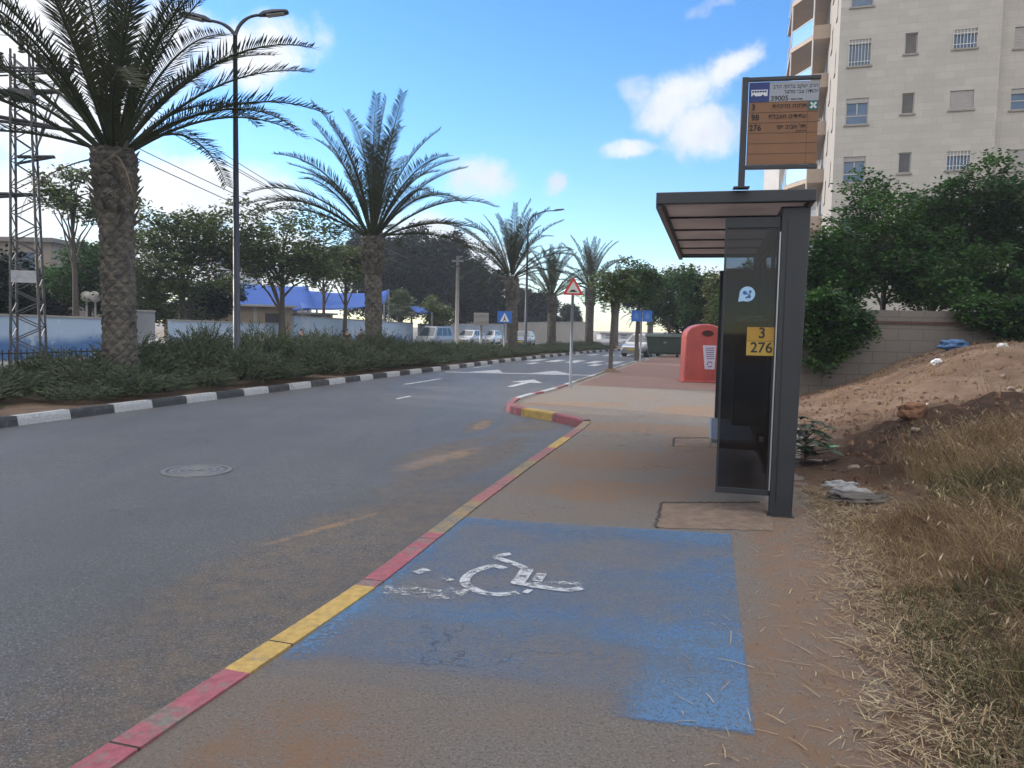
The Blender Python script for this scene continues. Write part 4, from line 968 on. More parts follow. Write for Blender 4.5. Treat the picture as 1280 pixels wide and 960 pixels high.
# ------------------------------------------------------------------ broadleaf trees
def tree(name, x, y, z0, clumps, tr, mat, label, seed, nleaf, ls, group=None, fork=.45, cs=.55, flat=.6, trunk_lean=(0, 0), cat='tree', twigs=True, bark=M_wood, droop=0.0):
    """clumps: list of (dx, dy, dz, rx, ry, rz) crown lobes; leaves are scattered in small sprays through each lobe"""
    rr = random.Random(seed); t = thing(name, (x, y, z0), label, cat, group)
    cz = sum(c[2] for c in clumps)/len(clumps); fk = V((trunk_lean[0], trunk_lean[1], cz*fork)); tb = MB()
    lead = V((fk.x+rr.uniform(-.1, .1)*cz*.3, fk.y, cz*1.12))
    tb.tube([(0, 0, -.3), fk*.5+V((rr.uniform(-.06, .06), 0, 0)), fk, fk.lerp(lead, .5)+V((rr.uniform(-.12, .12), 0, 0)), lead], [tr*1.25, tr, tr*.8, tr*.5, tr*.15], 9)
    lb = MB(); mb = MB()
    per = max(1, nleaf//len(clumps))
    tot = sum(c[3]*c[4]*c[5] for c in clumps)
    for c in clumps:
        c0 = V(c[:3]); b0 = fk.lerp(lead, rr.uniform(0, .9)) if c0.z > fk.z*.9 else fk*rr.uniform(.7, .95)
        lim = [b0, b0.lerp(c0, .35)+V((rr.uniform(-.15, .15), rr.uniform(-.15, .15), .06*(c0-b0).length)), b0.lerp(c0, .7)+V((rr.uniform(-.2, .2), rr.uniform(-.2, .2), .05)), c0]
        tb.tube(lim, [tr*.34, tr*.24, tr*.15, tr*.06], 6)
        ns = max(6, int(1.7*nleaf*(c[3]*c[4]*c[5])/tot/22))
        for s_ in range(ns):
            while True:
                u = V((rr.uniform(-1, 1), rr.uniform(-1, 1), rr.uniform(-1, 1)))
                if .25 < u.length < 1: break
            if rr.random() < .6: u = u.normalized()*rr.uniform(.7, 1.08)
            sp = c0+V((u.x*c[3], u.y*c[4], u.z*c[5]))
            if twigs and rr.random() < .35: tb.tube([c0.lerp(sp, .1), c0.lerp(sp, .55)+V((0, 0, -.08)), sp], [tr*.10, tr*.06, .008], 4, caps=False)
            od = (sp-c0); od.z *= .4; od = od.normalized() if od.length > 1e-4 else V((1, 0, 0))
            for k in range(22):                                          # a spray: leaves along a short drooping twig
                g = sp+V((rr.gauss(0, cs*.42), rr.gauss(0, cs*.42), rr.gauss(0, cs*.42*flat)))+V((0, 0, -droop*rr.random()))
                nrm = V((rr.gauss(0, .55), rr.gauss(0, .55), 1)).normalized(); d = V((rr.gauss(0, 1)+od.x, rr.gauss(0, 1)+od.y, rr.gauss(-.35, .4)))
                d = (d-nrm*d.dot(nrm)).normalized(); w = nrm.cross(d)*ls*rr.uniform(.22, .34); l = d*ls*rr.uniform(.7, 1.25)
                mb.add([g, g+l*.5+w, g+l, g+l*.5-w], [(0, 1, 2, 3)])
    tb.build('trunk', bark, t, smooth=True)
    if lb.v: lb.build('twigs', bark, t)
    mb.build('crown', mat, t)
    return t
def lobes(rr, n, rx, ry, rz, cz, s=(.34, .52)):
    out = []
    for i in range(n):
        a = i*2.4+rr.uniform(-.4, .4); f = math.sqrt((i+.5)/n)*(1.18 if i % 4 == 3 else 1); u = V((math.cos(a)*f, math.sin(a)*f, rr.uniform(-.95, .95)*(1.15-.45*f)))
        k = rr.uniform(*s); out.append((u.x*rx*.72, u.y*ry*.72, cz+u.z*rz*.72, rx*k, ry*k, rz*k*.85))
    return out
def px_tree(name, px, pc, dep, rxp, rzp, mat, label, seed, nleaf=5000, ls=.2, nl=9, z0=0, group=None, ryf=1.0, s=(.40, .56), **kw):
    """crown centred where the photograph shows it at that distance, sizes given in pixels there"""
    c = D(px, pc, dep); k = dep/FPX; rr = random.Random(seed*13+1); nl = int(nl*1.8)
    return tree(name, c.x, c.y, z0, lobes(rr, nl, rxp*k, rxp*k*ryf, rzp*k, c.z-z0, (s[0]*.82, s[1]*.82)), kw.pop('tr', .16), mat, label, seed, nleaf, ls, group, **kw)
GL = 'trees beyond the second carriageway'
px_tree('leafy_tree', 228, 330, 42, 78, 82, M_leaf_a, 'broad olive green tree between the largest palm and the nearest street lamp', 2, 9000, .24, 10, group=GL, tr=.2)
px_tree('leafy_tree', 92, 243, 39, 46, 38, M_leaf_a, 'sparse airy tree with open crown rising between the lattice tower and the largest palm', 3, 1700, .24, 8, group=GL, s=(.25, .4))
px_tree('leafy_tree', 112, 350, 45, 62, 52, M_leaf_c, 'low fresh green tree behind the white globe lamps', 4, 6500, .24, 9, group=GL, fork=.3)
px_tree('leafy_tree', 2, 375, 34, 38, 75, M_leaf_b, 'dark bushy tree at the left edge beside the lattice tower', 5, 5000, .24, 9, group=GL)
px_tree('leafy_tree', 352, 303, 45, 88, 74, M_leaf_a, 'open crowned tree with visible forked limbs over the blue shade sails', 6, 6800, .25, 12, group=GL, tr=.22, s=(.30, .44), fork=.35)
px_tree('leafy_tree', 432, 332, 52, 40, 28, M_leaf_a, 'rounded olive tree right behind the second palm trunk', 7, 4500, .26, 7, group=GL)
px_tree('leafy_tree', 272, 362, 50, 26, 26, M_leaf_a, 'low tree leaning over the tan hut beside the lamp pole', 41, 2500, .24, 6, group=GL)
for i_, (px_, pc_, dp_, rx_, rz_, lab_) in enumerate(((172, 372, 47, 40, 34, 'low bushy tree behind the largest palm trunk'), (262, 376, 49, 34, 28, 'low bushy tree in front of the tan hut left of the lamp pole'), (405, 328, 58, 40, 28, 'dense olive tree filling the gap above the blue sails'), (45, 392, 44, 40, 30, 'low dense bush behind the lattice tower legs'))):
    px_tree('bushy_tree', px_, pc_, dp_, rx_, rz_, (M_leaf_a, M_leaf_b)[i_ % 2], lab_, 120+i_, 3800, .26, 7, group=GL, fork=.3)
px_tree('small_tree', 547, 390, 64, 17, 24, M_leaf_d, 'small yellowish green tree in front of the dark pines beside the small awning', 8, 2200, .24, 6, group=GL)
for i, (px, pc, dep, rx, rz, lab) in enumerate(((470, 345, 92, 40, 72, 'dark evergreen mostly hidden behind the second palm trunk'), (515, 345, 90, 46, 70, 'tall dark evergreen rising behind the pale fan palm'), (552, 352, 94, 40, 64, 'dark evergreen above the small yellowish tree'),
        (585, 365, 98, 30, 55, 'dark evergreen between the concrete pole and the white sign'), (612, 378, 92, 22, 46, 'narrow dark evergreen with a loose right edge above the white sign'), (662, 395, 105, 24, 36, 'low dark evergreen between the third palm and fourth palm'),
        (682, 392, 110, 14, 25, 'rounded dark evergreen behind the fourth palm trunk'), (712, 400, 118, 14, 20, 'distant low dark evergreen behind the warning sign pole'))):
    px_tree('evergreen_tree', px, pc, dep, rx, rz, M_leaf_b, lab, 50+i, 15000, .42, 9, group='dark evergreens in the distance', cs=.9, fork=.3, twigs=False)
GR = 'trees along the far right pavement'
q = P(763, 465); tree('young_tree', q.x, q.y, 0, [(0, 0, 3.0, .55, .55, .4), (-.35, .1, 3.35, .45, .5, .35), (.4, 0, 3.45, .5, .5, .35), (.05, .2, 3.75, .4, .4, .3), (.6, 0, 4.15, .25, .25, .2), (-.1, -.2, 2.65, .5, .4, .3)], .075, M_leaf_a, 'slender young tree with a bare trunk in a soil pit at the pavement edge', 9, 1300, .15, GR, fork=.62, cs=.3, trunk_lean=(.03, 0))
pit = MB(); pit.tube([(q.x, q.y, 0), (q.x, q.y, .05), (q.x, q.y, .14)], [.45, .3, .08], 12); tag(pit.build('soil_pit', M_soil), kind='structure')
q = P(797, 452); tree('young_tree', q.x, q.y+.4, 0, [(0, 0, 3.6, .9, .9, .6), (-.6, .1, 4.0, .7, .7, .5), (.6, 0, 4.2, .7, .7, .5), (.1, 0, 4.6, .6, .6, .4)], .10, M_leaf_c, 'young tree whose thin trunk stands right behind the two blue signs', 10, 3200, .17, GR, fork=.65, cs=.35)
for i, (px, pc, dep, rx, rz, m, lab) in enumerate(((838, 372, 56, 36, 38, M_leaf_c, 'bushy green tree rising above the dark green dumpster'), (876, 372, 50, 32, 42, M_leaf_c, 'bushy green tree directly above the red bin'), (905, 378, 47, 22, 40, M_leaf_d, 'yellowish green tree squeezed against the shelter poster case'),
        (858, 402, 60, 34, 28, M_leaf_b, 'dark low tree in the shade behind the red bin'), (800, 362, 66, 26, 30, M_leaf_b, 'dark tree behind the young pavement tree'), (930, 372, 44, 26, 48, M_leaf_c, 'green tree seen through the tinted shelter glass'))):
    px_tree('leafy_tree', px, pc, dep, rx, rz, m, lab, 70+i, 4200, .26, 8, group=GR, cs=.6, fork=.35)
GW = 'trees behind the stone wall'
ZP = 1.25
for i, (px, pc, dep, rx, rz, lab, nn) in enumerate(((1108, 300, 22.6, 82, 98, 'dark green tree behind the stone wall directly right of the shelter roof', 9500), (1212, 275, 22.8, 74, 98, 'tallest dark green tree behind the stone wall, hiding an apartment window', 9500),
        (1285, 285, 22.2, 60, 92, 'dark tree at the right edge behind the stone wall', 6500), (1165, 348, 21.2, 84, 52, 'low spreading tree pressed against the top of the stone wall', 7000), (1040, 345, 21.6, 42, 66, 'narrow leafy tree behind the stone wall beside the shelter post', 5000), (1262, 365, 21.2, 40, 40, 'low dark tree above the right end of the stone wall', 4000))):
    px_tree('leafy_tree', px, pc, dep, rx, rz, M_leaf_c if i in (0, 1, 4) else M_leaf_e if 'M_leaf_e' in globals() else M_leaf_c, lab, 90+i, nn, .135, 12, z0=ZP, group=GW, cs=.36, flat=.42, fork=.25, tr=.11, s=(.30, .48), droop=.1)
q = D(1052, 418, 19.0); tree('hanging_shrub', q.x, 19.35, 1.9, [(0, -.45, .1, .6, .25, .35), (-.25, -.5, -.45, .45, .2, .4), (-.55, -.5, -.9, .3, .2, .3), (.3, -.45, -.2, .35, .2, .3)], .05, M_leaf_c, 'leafy branch hanging down over the face of the stone wall', 99, 2200, .13, cs=.25, flat=.8, fork=.2, cat='shrub', droop=.15)

q = D(1018, 400, 19.0); tree('hanging_shrub', q.x, 19.35, 1.9, [(0, -.4, .3, .5, .25, .4), (-.3, -.45, -.1, .35, .2, .4), (.25, -.4, .5, .4, .25, .35)], .05, M_leaf_c, 'leafy shrub spilling over the wall coping right beside the shelter post', 101, 1500, .13, cs=.25, flat=.8, fork=.2, cat='shrub', droop=.15)
q = D(1255, 395, 19.0); tree('hanging_shrub', q.x, 19.35, 1.9, [(0, -.4, .3, .7, .3, .4), (-.6, -.4, .35, .5, .25, .35), (.6, -.42, .2, .6, .25, .45), (.2, -.45, -.05, .4, .2, .3)], .05, M_leaf_c, 'dark leafy shrub spilling over the right end of the wall coping', 103, 2400, .13, cs=.25, flat=.8, fork=.2, cat='shrub', droop=.15)
# broad-leaved plant behind the shelter post
q = D(1008, 545, 9.2); t = thing('castor_plant', (q.x, q.y, ter(q.x, q.y)), 'small dark broad-leaved plant growing behind the shelter post', 'plant')
mb = MB(); stb = MB(); rr = random.Random(2)
for i in range(34):
    a = i*2.4; h = .10+.42*i/34; r = .10+.26*rr.random(); b0 = V((0, 0, h*.8)); e = V((math.cos(a)*r, math.sin(a)*r, h+.05)); stb.tube([V((0, 0, 0)), b0, e], [.009, .007, .004], 5)
    d0 = V((math.cos(a), math.sin(a), -.25)).normalized(); sd = d0.cross(V((0, 0, 1))).normalized()
    for k in range(7):                                                   # palmate lobes
        th = R(-110+220*k/6); v = (d0*math.cos(th)+sd*math.sin(th)+V((0, 0, -.15))).normalized(); l = .17*(1-.35*abs(k-3)/3); pw = v.cross(V((0, 0, 1))).normalized()*.034
        mb.add([e, e+v*l*.5+pw, e+v*l, e+v*l*.5-pw], [(0, 1, 2, 3)])
stb.build('stem', pm('stem', (.09, .10, .05), None), t); mb.build('leaves', pm('castor_leaf', (.02, .04, .02), (.03, .055, .025), 4, .5, isl=.3, trans=.15), t)

# ------------------------------------------------------------------ junipers on the median
def juniper(seed, r, h, n):
    rr = random.Random(seed); mb = MB()
    for i in range(n):
        a = rr.uniform(0, 6.28); f = math.sqrt(rr.random()); b0 = V((math.cos(a)*f*r*.75, math.sin(a)*f*r*.75, h*(.12+.6*rr.random()*(1-f*.55))))
        d = V((math.cos(a)*(.5+.6*f), math.sin(a)*(.5+.6*f), rr.uniform(.1, .95))).normalized(); L = rr.uniform(.18, .42)
        for k in range(7):
            g = b0+d*L*k/6; sd = V((rr.gauss(0, 1), rr.gauss(0, 1), rr.gauss(0, .7))); sd = (sd-d*sd.dot(d)*.5).normalized()
            e = g+(d*.75+sd*.75)*rr.uniform(.06, .12); w = sd.cross(d).normalized()*.012
            mb.add([g-w, g+w, e+w*.3, e-w*.3], [(0, 1, 2, 3)])
    return mb
jm = [juniper(i+1, .9, .95, 700).build('juniper_shrub', M_juniper) for i in range(4)]
rr = random.Random(77); cnt = 0
FS = FK; GJ = 'juniper shrubs along the median'
for i, q in enumerate(FS):
    if q.y < 7.5 or q.y > 66: continue
    nxt = FS[min(i+1, len(FS)-1)]; td = (nxt-q).normalized(); nd = V((-td.y, td.x, 0))
    for row, off in ((0, .92), (1, 2.2), (2, 3.6)):
        if row == 2 and i % 2 == 0: continue
        far = q.y > 44
        if rr.random() < .06: continue
        o = jm[cnt] if cnt < 4 else jm[cnt % 4].copy()
        if cnt >= 4: COL.objects.link(o)
        p = q+nd*(off+rr.uniform(-.15, .2))+td*rr.uniform(-.3, .3); sc = rr.uniform(.85, 1.15)*(1.0 if row else .84)
        hz = (.80 if row == 0 else 1.22)*rr.uniform(.75, 1.25)*(.75 if far else 1.0)*(1.3 if 18 < q.y < 30 else .82)
        if q.y < 14: hz *= .86
        o.location = (p.x, p.y, 0); o.rotation_euler.z = rr.uniform(0, 6.28); o.scale = (sc, sc, hz)
        tag(o, 'dark green juniper shrub in the hedge on the median behind the striped kerb', 'shrub', GJ); cnt += 1
# a few yellowish shrubs and dry twigs in the hedge are part of the same bed: low iron fence behind it
def fence(y0, y1, off):
    pl = [q for q in offset(FK, off) if y0 < q.y < y1]; c = pl[0]
    t = thing('iron_fence', (c.x, c.y, 0), 'low black iron railing behind the hedge at far left', 'fence')
    b = MB()
    for z in (.18, .78): b.tube([q-c+V((0, 0, z)) for q in pl], .018, 5)
    b.build('rail', M_black, t); b = MB(); d = 0
    for a, e in zip(pl, pl[1:]):
        for k in range(7): q = a.lerp(e, k/7)-c; b.box(q.x-.009, q.x+.009, q.y-.009, q.y+.009, .1, .86)
    b.build('balusters', M_black, t)
    for q in pl[::3]: e = MB(); e.box(q.x-c.x-.025, q.x-c.x+.025, q.y-c.y-.025, q.y-c.y+.025, -.02, .95); e.build('post', M_black, t)
fence(12, 27, 4.7)
q = D(196, 440, 27); t = thing('metal_arch', (q.x, q.y, -.1), 'small white metal hoop standing behind the railing right of the largest palm', 'hoop')
b = MB(); b.tube([(-.45, 0, 0), (-.45, 0, .6)]+[(-.45*math.cos(R(k)), 0, .6+.4*math.sin(R(k))) for k in range(15, 180, 15)]+[(.45, 0, .6), (.45, 0, 0)], .04, 8); b.build('hoop', M_white, t, smooth=True)
# ------------------------------------------------------------------ mural wall and the yard behind it
def mural_material():
    m, t, out = newmat('mural'); p = t.pos(); sp = t.new('ShaderNodeSeparateXYZ'); t.l.new(p, sp.inputs[0])
    n = t.noise(p, .35, 5, .6); n2 = t.noise(p, 1.4, 5, .65)
    z = t.math('ADD', sp.outputs[2], t.math('MULTIPLY', t.math('SUBTRACT', n, .5), .9))
    col = t.mix(t.ramp(z, .5, 1.0), (.07, .16, .36, 1), (.36, .46, .60, 1))
    col = t.mix(t.math('MULTIPLY', t.ramp(n2, .57, .62), t.ramp(z, .7, 1.2, 1, 0)), col, (.10, .17, .30, 1))
    col = t.mix(t.math('MULTIPLY', t.ramp(t.noise(p, .8, 4, .6), .58, .62), .6), col, (.5, .56, .62, 1))
    b = t.new('ShaderNodeBsdfPrincipled'); t.put(b.inputs['Base Color'], col); b.inputs['Roughness'].default_value = .8; t.l.new(b.outputs[0], out.inputs[0]); return m
M_mural = mural_material()
wl = offset(FK, 15.2)
def wall_strip(name, pl, h0, h1, th, m, lab, cap=None):
    c = pl[0]; t = thing(name, (c.x, c.y, 0), lab, 'wall'); b = MB(); o2 = offset(pl, th)
    b.loft([[atz(a-c, -.1), atz(a-c, lerp(h0, h1, i/(len(pl)-1))), atz(e-c, lerp(h0, h1, i/(len(pl)-1))), atz(e-c, -.1)] for i, (a, e) in enumerate(zip(pl, o2))]); b.build('wall', m, t)
    if cap:
        p1 = offset(pl, -.04); p2 = offset(pl, th+.04); b = MB()
        b.loft([[atz(a-c, lerp(h0, h1, i/(len(pl)-1))+.002), atz(a-c, lerp(h0, h1, i/(len(pl)-1))+.08), atz(e-c, lerp(h0, h1, i/(len(pl)-1))+.08), atz(e-c, lerp(h0, h1, i/(len(pl)-1))+.002)] for i, (a, e) in enumerate(zip(p1, p2))]); b.build('coping', cap, t)
    return t
M_wallgrey = pm('grey_wall', (.20, .21, .23), (.26, .27, .29), 1, .85)
def sel(pl, x0, x1):
    def pxx(q): return 640+FPX*q.x/q.y if q.y > 1 else -9999
    return [q for q in pl if x0 <= pxx(q) <= x1]
wall_strip('mural_wall', sel(wl, -320, 140), 1.7, 1.62, .2, M_mural, 'pale blue painted mural wall behind the lattice tower at far left', M_conc)
wall_strip('grey_wall', [q+V((-.2, .1, 0)) for q in sel(wl, 141, 208)], 2.0, 2.0, .2, M_wallgrey, 'plain grey wall section seen beside the largest palm trunk', M_conc)
wall_strip('mural_wall', sel(wl, 209, 362), 1.6, 1.55, .2, M_mural, 'pale blue mural wall below the tan hut beside the lamp', M_conc)
wall_strip('mural_wall', sel(wl, 363, 520), 2.05, 1.8, .2, M_mural, 'taller pale blue mural wall with painted waves below the blue shade sails', M_conc)
wall_strip('mural_wall', sel(wl, 521, 648), 1.75, 2.0, .2, pm('far_wall', (.30, .33, .38), (.24, .27, .33), .5, .85), 'grey blue wall behind the parked cars', M_conc)
wall_strip('far_wall', sel(wl, 649, 735), 2.2, 2.6, .25, pm('beige_far_wall', (.36, .31, .26), (.3, .27, .23), .5, .85), 'distant beige wall behind the third and fourth palms', M_conc)
M_tan = pm('tan_render', (.30, .235, .175), (.24, .19, .145), 1.2, .9); M_roofpale = pm('roof_sheet', (.42, .42, .42), (.35, .35, .36), 2, .6)
M_dark_open = pm('dark_opening', (.03, .032, .036), None, rough=.5)
def hut(px0, px1, dep, ztop, lab, depth=5):
    a = D(px0, 400, dep); b_ = D(px1, 400, dep+3); d = (b_-a); d.z = 0; L_ = d.length; t = thing('hut', (a.x, a.y, 0), lab, 'hut', rotz=math.atan2(d.y, d.x))
    b = MB(); b.box(0, L_, 0, depth, -.1, ztop); w = b.build('wall', M_tan, t); b = MB(); b.box(-.25, L_+.25, -.3, depth+.3, ztop+.002, ztop+.14); b.build('roof', M_roofpale, t)
    k = 0; x = .5
    while x < L_-1.2:
        b = MB(); b.box(x, x+.25, -.08, -.003, 0, ztop-.03); b.build('pilaster', M_conc, t)
        if k % 2 == 0: b = MB(); b.box(x+.8, x+2.0, -.03, -.004, 1.5, 2.3); f = b.build('window', M_dark_open, t); e = MB(); e.box(x+.72, x+2.08, -.05, -.005, 1.42, 1.495); e.build('sill', M_conc, f)
        x += 2.6; k += 1
hut(205, 366, 52, 2.75, 'long low tan hut with a pale flat roof behind the mural wall'); hut(372, 416, 58, 2.35, 'low tan lean-to with sloping top below the blue shade sails', 4)
# blue shade sails on posts
M_sail = pm('sail_blue', (.02, .105, .45), (.018, .09, .38), .6, .7, trans=.25)
def sail(corners, posts, lab, sag=.5):
    c0 = sum((V(q) for q in corners), V())/4; t = thing('shade_sail', (c0.x, c0.y, 0), lab, 'shade sail', 'blue shade sails over the yard')
    n = 10; b = MB(); A_, B_, C_, D_ = [V(q)-V((c0.x, c0.y, 0)) for q in corners]; vs = []
    for j in range(n+1):
        for i in range(n+1):
            u, v = i/n, j/n; q = A_.lerp(B_, u).lerp(D_.lerp(C_, u), v); q.z -= sag*math.sin(math.pi*u)*.5*(1)+sag*math.sin(math.pi*v)*.5*(1) if 0 < u < 1 or 0 < v < 1 else 0; vs.append(q)
    b.add(vs, [(j*(n+1)+i, j*(n+1)+i+1, (j+1)*(n+1)+i+1, (j+1)*(n+1)+i) for j in range(n) for i in range(n)]); o = b.build('canopy', M_sail, t, smooth=True)
    so = o.modifiers.new('thick', 'SOLIDIFY'); so.thickness = .03
    for k in posts: q = V(corners[k])-V((c0.x, c0.y, 0)); e = MB(); e.tube([(q.x, q.y, -.1), (q.x, q.y, q.z+.05)], .07, 8); e.build('post', M_galv, t)
def s4(a, b, c, d): return [tuple(D(*q)) for q in (a, b, c, d)]
sail(s4((282, 388, 58), (396, 386, 60), (385, 358, 70), (282, 352, 70)), (0, 1, 2, 3), 'large blue shade sail right of the lamp pole, behind the open crowned tree', .3)
sail(s4((378, 386, 58), (466, 382, 62), (474, 366, 74), (372, 362, 72)), (0, 1, 2), 'blue shade sail directly left of the second palm trunk', .35)
sail(s4((420, 372, 70), (480, 380, 68), (486, 362, 76), (432, 372, 77)), (1, 2), 'peaked blue shade sail behind the second palm trunk', .3)
sail(s4((512, 389, 62), (540, 391, 63), (536, 384, 69), (514, 382, 69)), (1,), 'small blue awning beside the yellowish tree', .15)
# dark yard structures seen below the sails
t = thing('yard_shed', D(300, 400, 76)*1, 'white and grey shed glimpsed under the large blue sail', 'shed'); t.location.z = 0
b = MB(); b.box(-3, 6, 0, 4, 0, 3.6); b.build('wall', pm('shed_white', (.45, .46, .5), (.35, .36, .4), 2, .7), t); b = MB(); b.box(-3.2, 6.2, -.3, 4.2, 3.602, 3.75); b.build('roof', M_roofpale, t)
for x in (-2.4, 0, 2.4, 4.2): b = MB(); b.box(x, x+1.4, -.04, -.004, 1.6, 2.9); b.build('window', M_dark_open, t)
def far_block(px0, px1, ptop, dep, depth, m, lab, floors=2, name='building', cat='building'):
    a = D(px0, 400, dep); b_ = D(px1, 400, dep); w = b_.x-a.x; h = D((px0+px1)/2, ptop, dep).z; t = thing(name, (a.x, a.y, 0), lab, cat)
    b = MB(); b.box(0, w, 0, depth, -.2, h); b.build('wall', m, t); b = MB(); b.box(-.25, w+.25, -.25, depth+.25, h+.002, h+.3); b.build('roof', pm('roof_grey', (.2, .19, .18), (.15, .15, .15), 2, .8) if 'roof_grey' not in MATS else MATS['roof_grey'], t)
    nb = max(1, int(w/2.6)); fl = h/floors
    for j in range(floors):
        for k in range(nb):
            x = (k+.5)*w/nb; b = MB(); b.box(x-.55, x+.55, -.03, -.004, j*fl+fl*.38, j*fl+fl*.80); f = b.build('window', M_winglass, t); e = MB(); e.box(x-.65, x+.65, -.08, -.004, j*fl+fl*.34, j*fl+fl*.38-.004); e.build('sill', M_conc, f)
    return t
far_block(-60, 66, 302, 52, 9, pm('beige_far', (.27, .23, .20), (.22, .19, .17), .4, .9), 'beige two storey building behind the lattice tower at far left', 2)
far_block(268, 304, 318, 160, 12, pm('pale_far', (.42, .43, .46), (.36, .37, .4), .3, .9), 'far pale apartment block glimpsed left of the lamp pole between two tree crowns', 5)
far_block(640, 668, 418, 120, 6, pm('white_far', (.5, .48, .45), None, rough=.9), 'low white house far off between the third and fourth palms', 1)
far_block(752, 790, 418, 150, 8, pm('white_far2', (.45, .46, .5), None, rough=.9), 'far pale low building at the bend of the road under the palms', 2)

# ------------------------------------------------------------------ lattice power tower and its wires
q = D(36, 440, 26); TW = V((q.x, q.y, 0)); M_steel = pm('tower_steel', (.06, .06, .064), (.10, .10, .10), 4, .6, .3)
tw = thing('power_tower', TW, 'grey steel lattice power tower with crossarms and insulators at the left edge', 'pylon', rotz=R(20))
b = MB(); Ht = 10.3
def hw(z): return .44-.18*z/Ht
for sx in (-1, 1):
    for sy in (-1, 1): b.tube([(sx*hw(0), sy*hw(0), -.1), (sx*hw(Ht), sy*hw(Ht), Ht)], .045, 5)
z = 0; k = 0
while z < Ht-.4:
    z2 = z+.42; s0 = -1 if k % 2 else 1
    for (ax, ay, bx_, by_) in ((-1, -1, 1, -1), (-1, 1, 1, 1), (-1, -1, -1, 1), (1, -1, 1, 1)):
        p, q_ = (ax, ay), (bx_, by_)
        if s0 < 0: p, q_ = q_, p
        b.tube([(p[0]*hw(z), p[1]*hw(z), z), (q_[0]*hw(z2), q_[1]*hw(z2), z2)], .02, 4, caps=False)
    z = z2; k += 1
b.build('lattice', M_steel, tw)
def arm(p0, p1, w=.18):
    e = MB(); p0 = V(p0); p1 = V(p1)
    for dy in (-w, w): e.tube([p0+V((0, dy, 0)), p1+V((0, dy, 0))], .045, 5); e.tube([p0+V((0, dy, -.22)), p1+V((0, dy, 0))], .03, 5)
    n_ = 7
    for i in range(n_): a = p0.lerp(p1, i/n_); c = p0.lerp(p1, (i+1)/n_); s_ = 1 if i % 2 else -1; e.tube([a+V((0, -w*s_, 0)), c+V((0, w*s_, 0))], .02, 4, caps=False)
    return e.build('crossarm', M_steel, tw)
def insul(p, h=.5):
    e = MB(); p = V(p); pts = []; rad = []
    for i in range(9): pts.append(p+V((0, 0, h*i/8))); rad.append(.06 if i % 2 else .11)
    e.tube(pts, rad, 8); e.build('insulator', pm('porcelain', (.06, .045, .04), None, rough=.3) if 'porcelain' not in MATS else MATS['porcelain'], tw)
arm((-1.4, 0, 9.6), (1.5, 0, 9.9)); arm((-2.2, 0, 8.3), (1.7, 0, 7.9), .12); arm((-1.9, 0, 5.6), (.3, 0, 5.7), .12)
for p in ((-1.3, 0, 9.6), (-.6, 0, 9.7), (.5, 0, 9.8), (.9, 0, 9.85), (1.45, 0, 9.9), (0, 0, 10.3), (-1.6, 0, 5.7)): insul(p)
e = MB(); e.tube([(.35, 0, 7.2), (1.3, 0, 9.75)], .035, 5); e.tube([(.3, .1, 7.0), (.95, .1, 9.6)], .03, 5); e.build('brace', M_steel, tw)
e = MB(); e.box(-.36, .36, -.47, -.44, 2.75, 3.15); e.build('number_plate', pm('plate_pale', (.42, .43, .45), (.3, .3, .33), 6, .6), tw)
e = MB(); e.box(-.34, .34, -.32, .32, 8.75, 9.05); e.build('switch_box', M_steel, tw); arm((-1.2, 0, 8.9), (1.3, 0, 9.2), .1); arm((-.2, 0, 6.9), (.9, 0, 7.0), .08)
Rz = Matrix.Rotation(R(20), 3, 'Z')
def wire(p0, p1, sag, lab, grp='overhead power wires'):
    n_ = 24; b = MB(); b.tube([V(p0).lerp(V(p1), i/n_)-V((0, 0, sag*4*(i/n_)*(1-i/n_))) for i in range(n_+1)], .012 if (V(p0)-V(p1)).length < 60 else .02, 4, caps=False)
    tag(b.build('power_wire', M_wire), lab, 'wire', grp)
far = D(560, 345, 120)
for i, (dx, dz) in enumerate(((1.45, 10.4), (.9, 10.3), (.5, 10.3), (1.7, 7.9), (.3, 8.9))):
    wire(TW+Rz @ V((dx, 0, dz)), far+V((i*.5, 0, (dz-9)*.5)), 1.2, 'thin overhead wire running from the lattice tower towards the second palm')
for i, (dx, dz) in enumerate(((-1.3, 10.1), (0, 10.8), (-1.6, 6.2))):
    wire(TW+Rz @ V((dx, 0, dz)), TW+V((-32, -14, dz+.6)), .8, 'thin overhead wire leaving the lattice tower to the left', 'wires leaving left')

# ------------------------------------------------------------------ stone retaining wall on the right, raised plot behind it
M_block_shaded = brick_material('stone_block_shaded', (.19, .168, .15), (.165, .146, .13), (.11, .098, .086), .62, .29, (R(90), 0, 0), .92, .012)  # darker copy of the side-wall stone, tree shade put into its colour
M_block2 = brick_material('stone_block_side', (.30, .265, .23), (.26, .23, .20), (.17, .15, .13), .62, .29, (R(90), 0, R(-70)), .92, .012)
t = thing('stone_wall', (6.3, 19.25, 0), 'long beige stone block retaining wall with dark band below its coping at right', 'wall')
b = MB(); b.box(0, 30, 0, .35, -.4, 1.86); b.build('wall', M_block_shaded, t)
b = MB(); b.box(-.01, 30, -.03, .38, 1.862, 1.93); b.build('band', pm('band_brown', (.07, .035, .028), (.10, .05, .04), 4, .9), t)
b = MB(); b.box(0, 30, .0, .35, 1.932, 2.2); b.build('coping', M_block_shaded, t)
d = V((.275, .96, 0)).normalized(); t = thing('stone_wall', (6.3, 19.62, 0), 'stone block wall running along the pavement behind the shelter', 'wall', rotz=math.atan2(d.y, d.x))
b = MB(); b.box(0, 46, -.35, 0, -.3, 1.9); b.build('wall', M_block2, t); b = MB(); b.box(0, 46.03, -.38, .03, 1.902, 1.99); b.build('coping', M_conc, t)
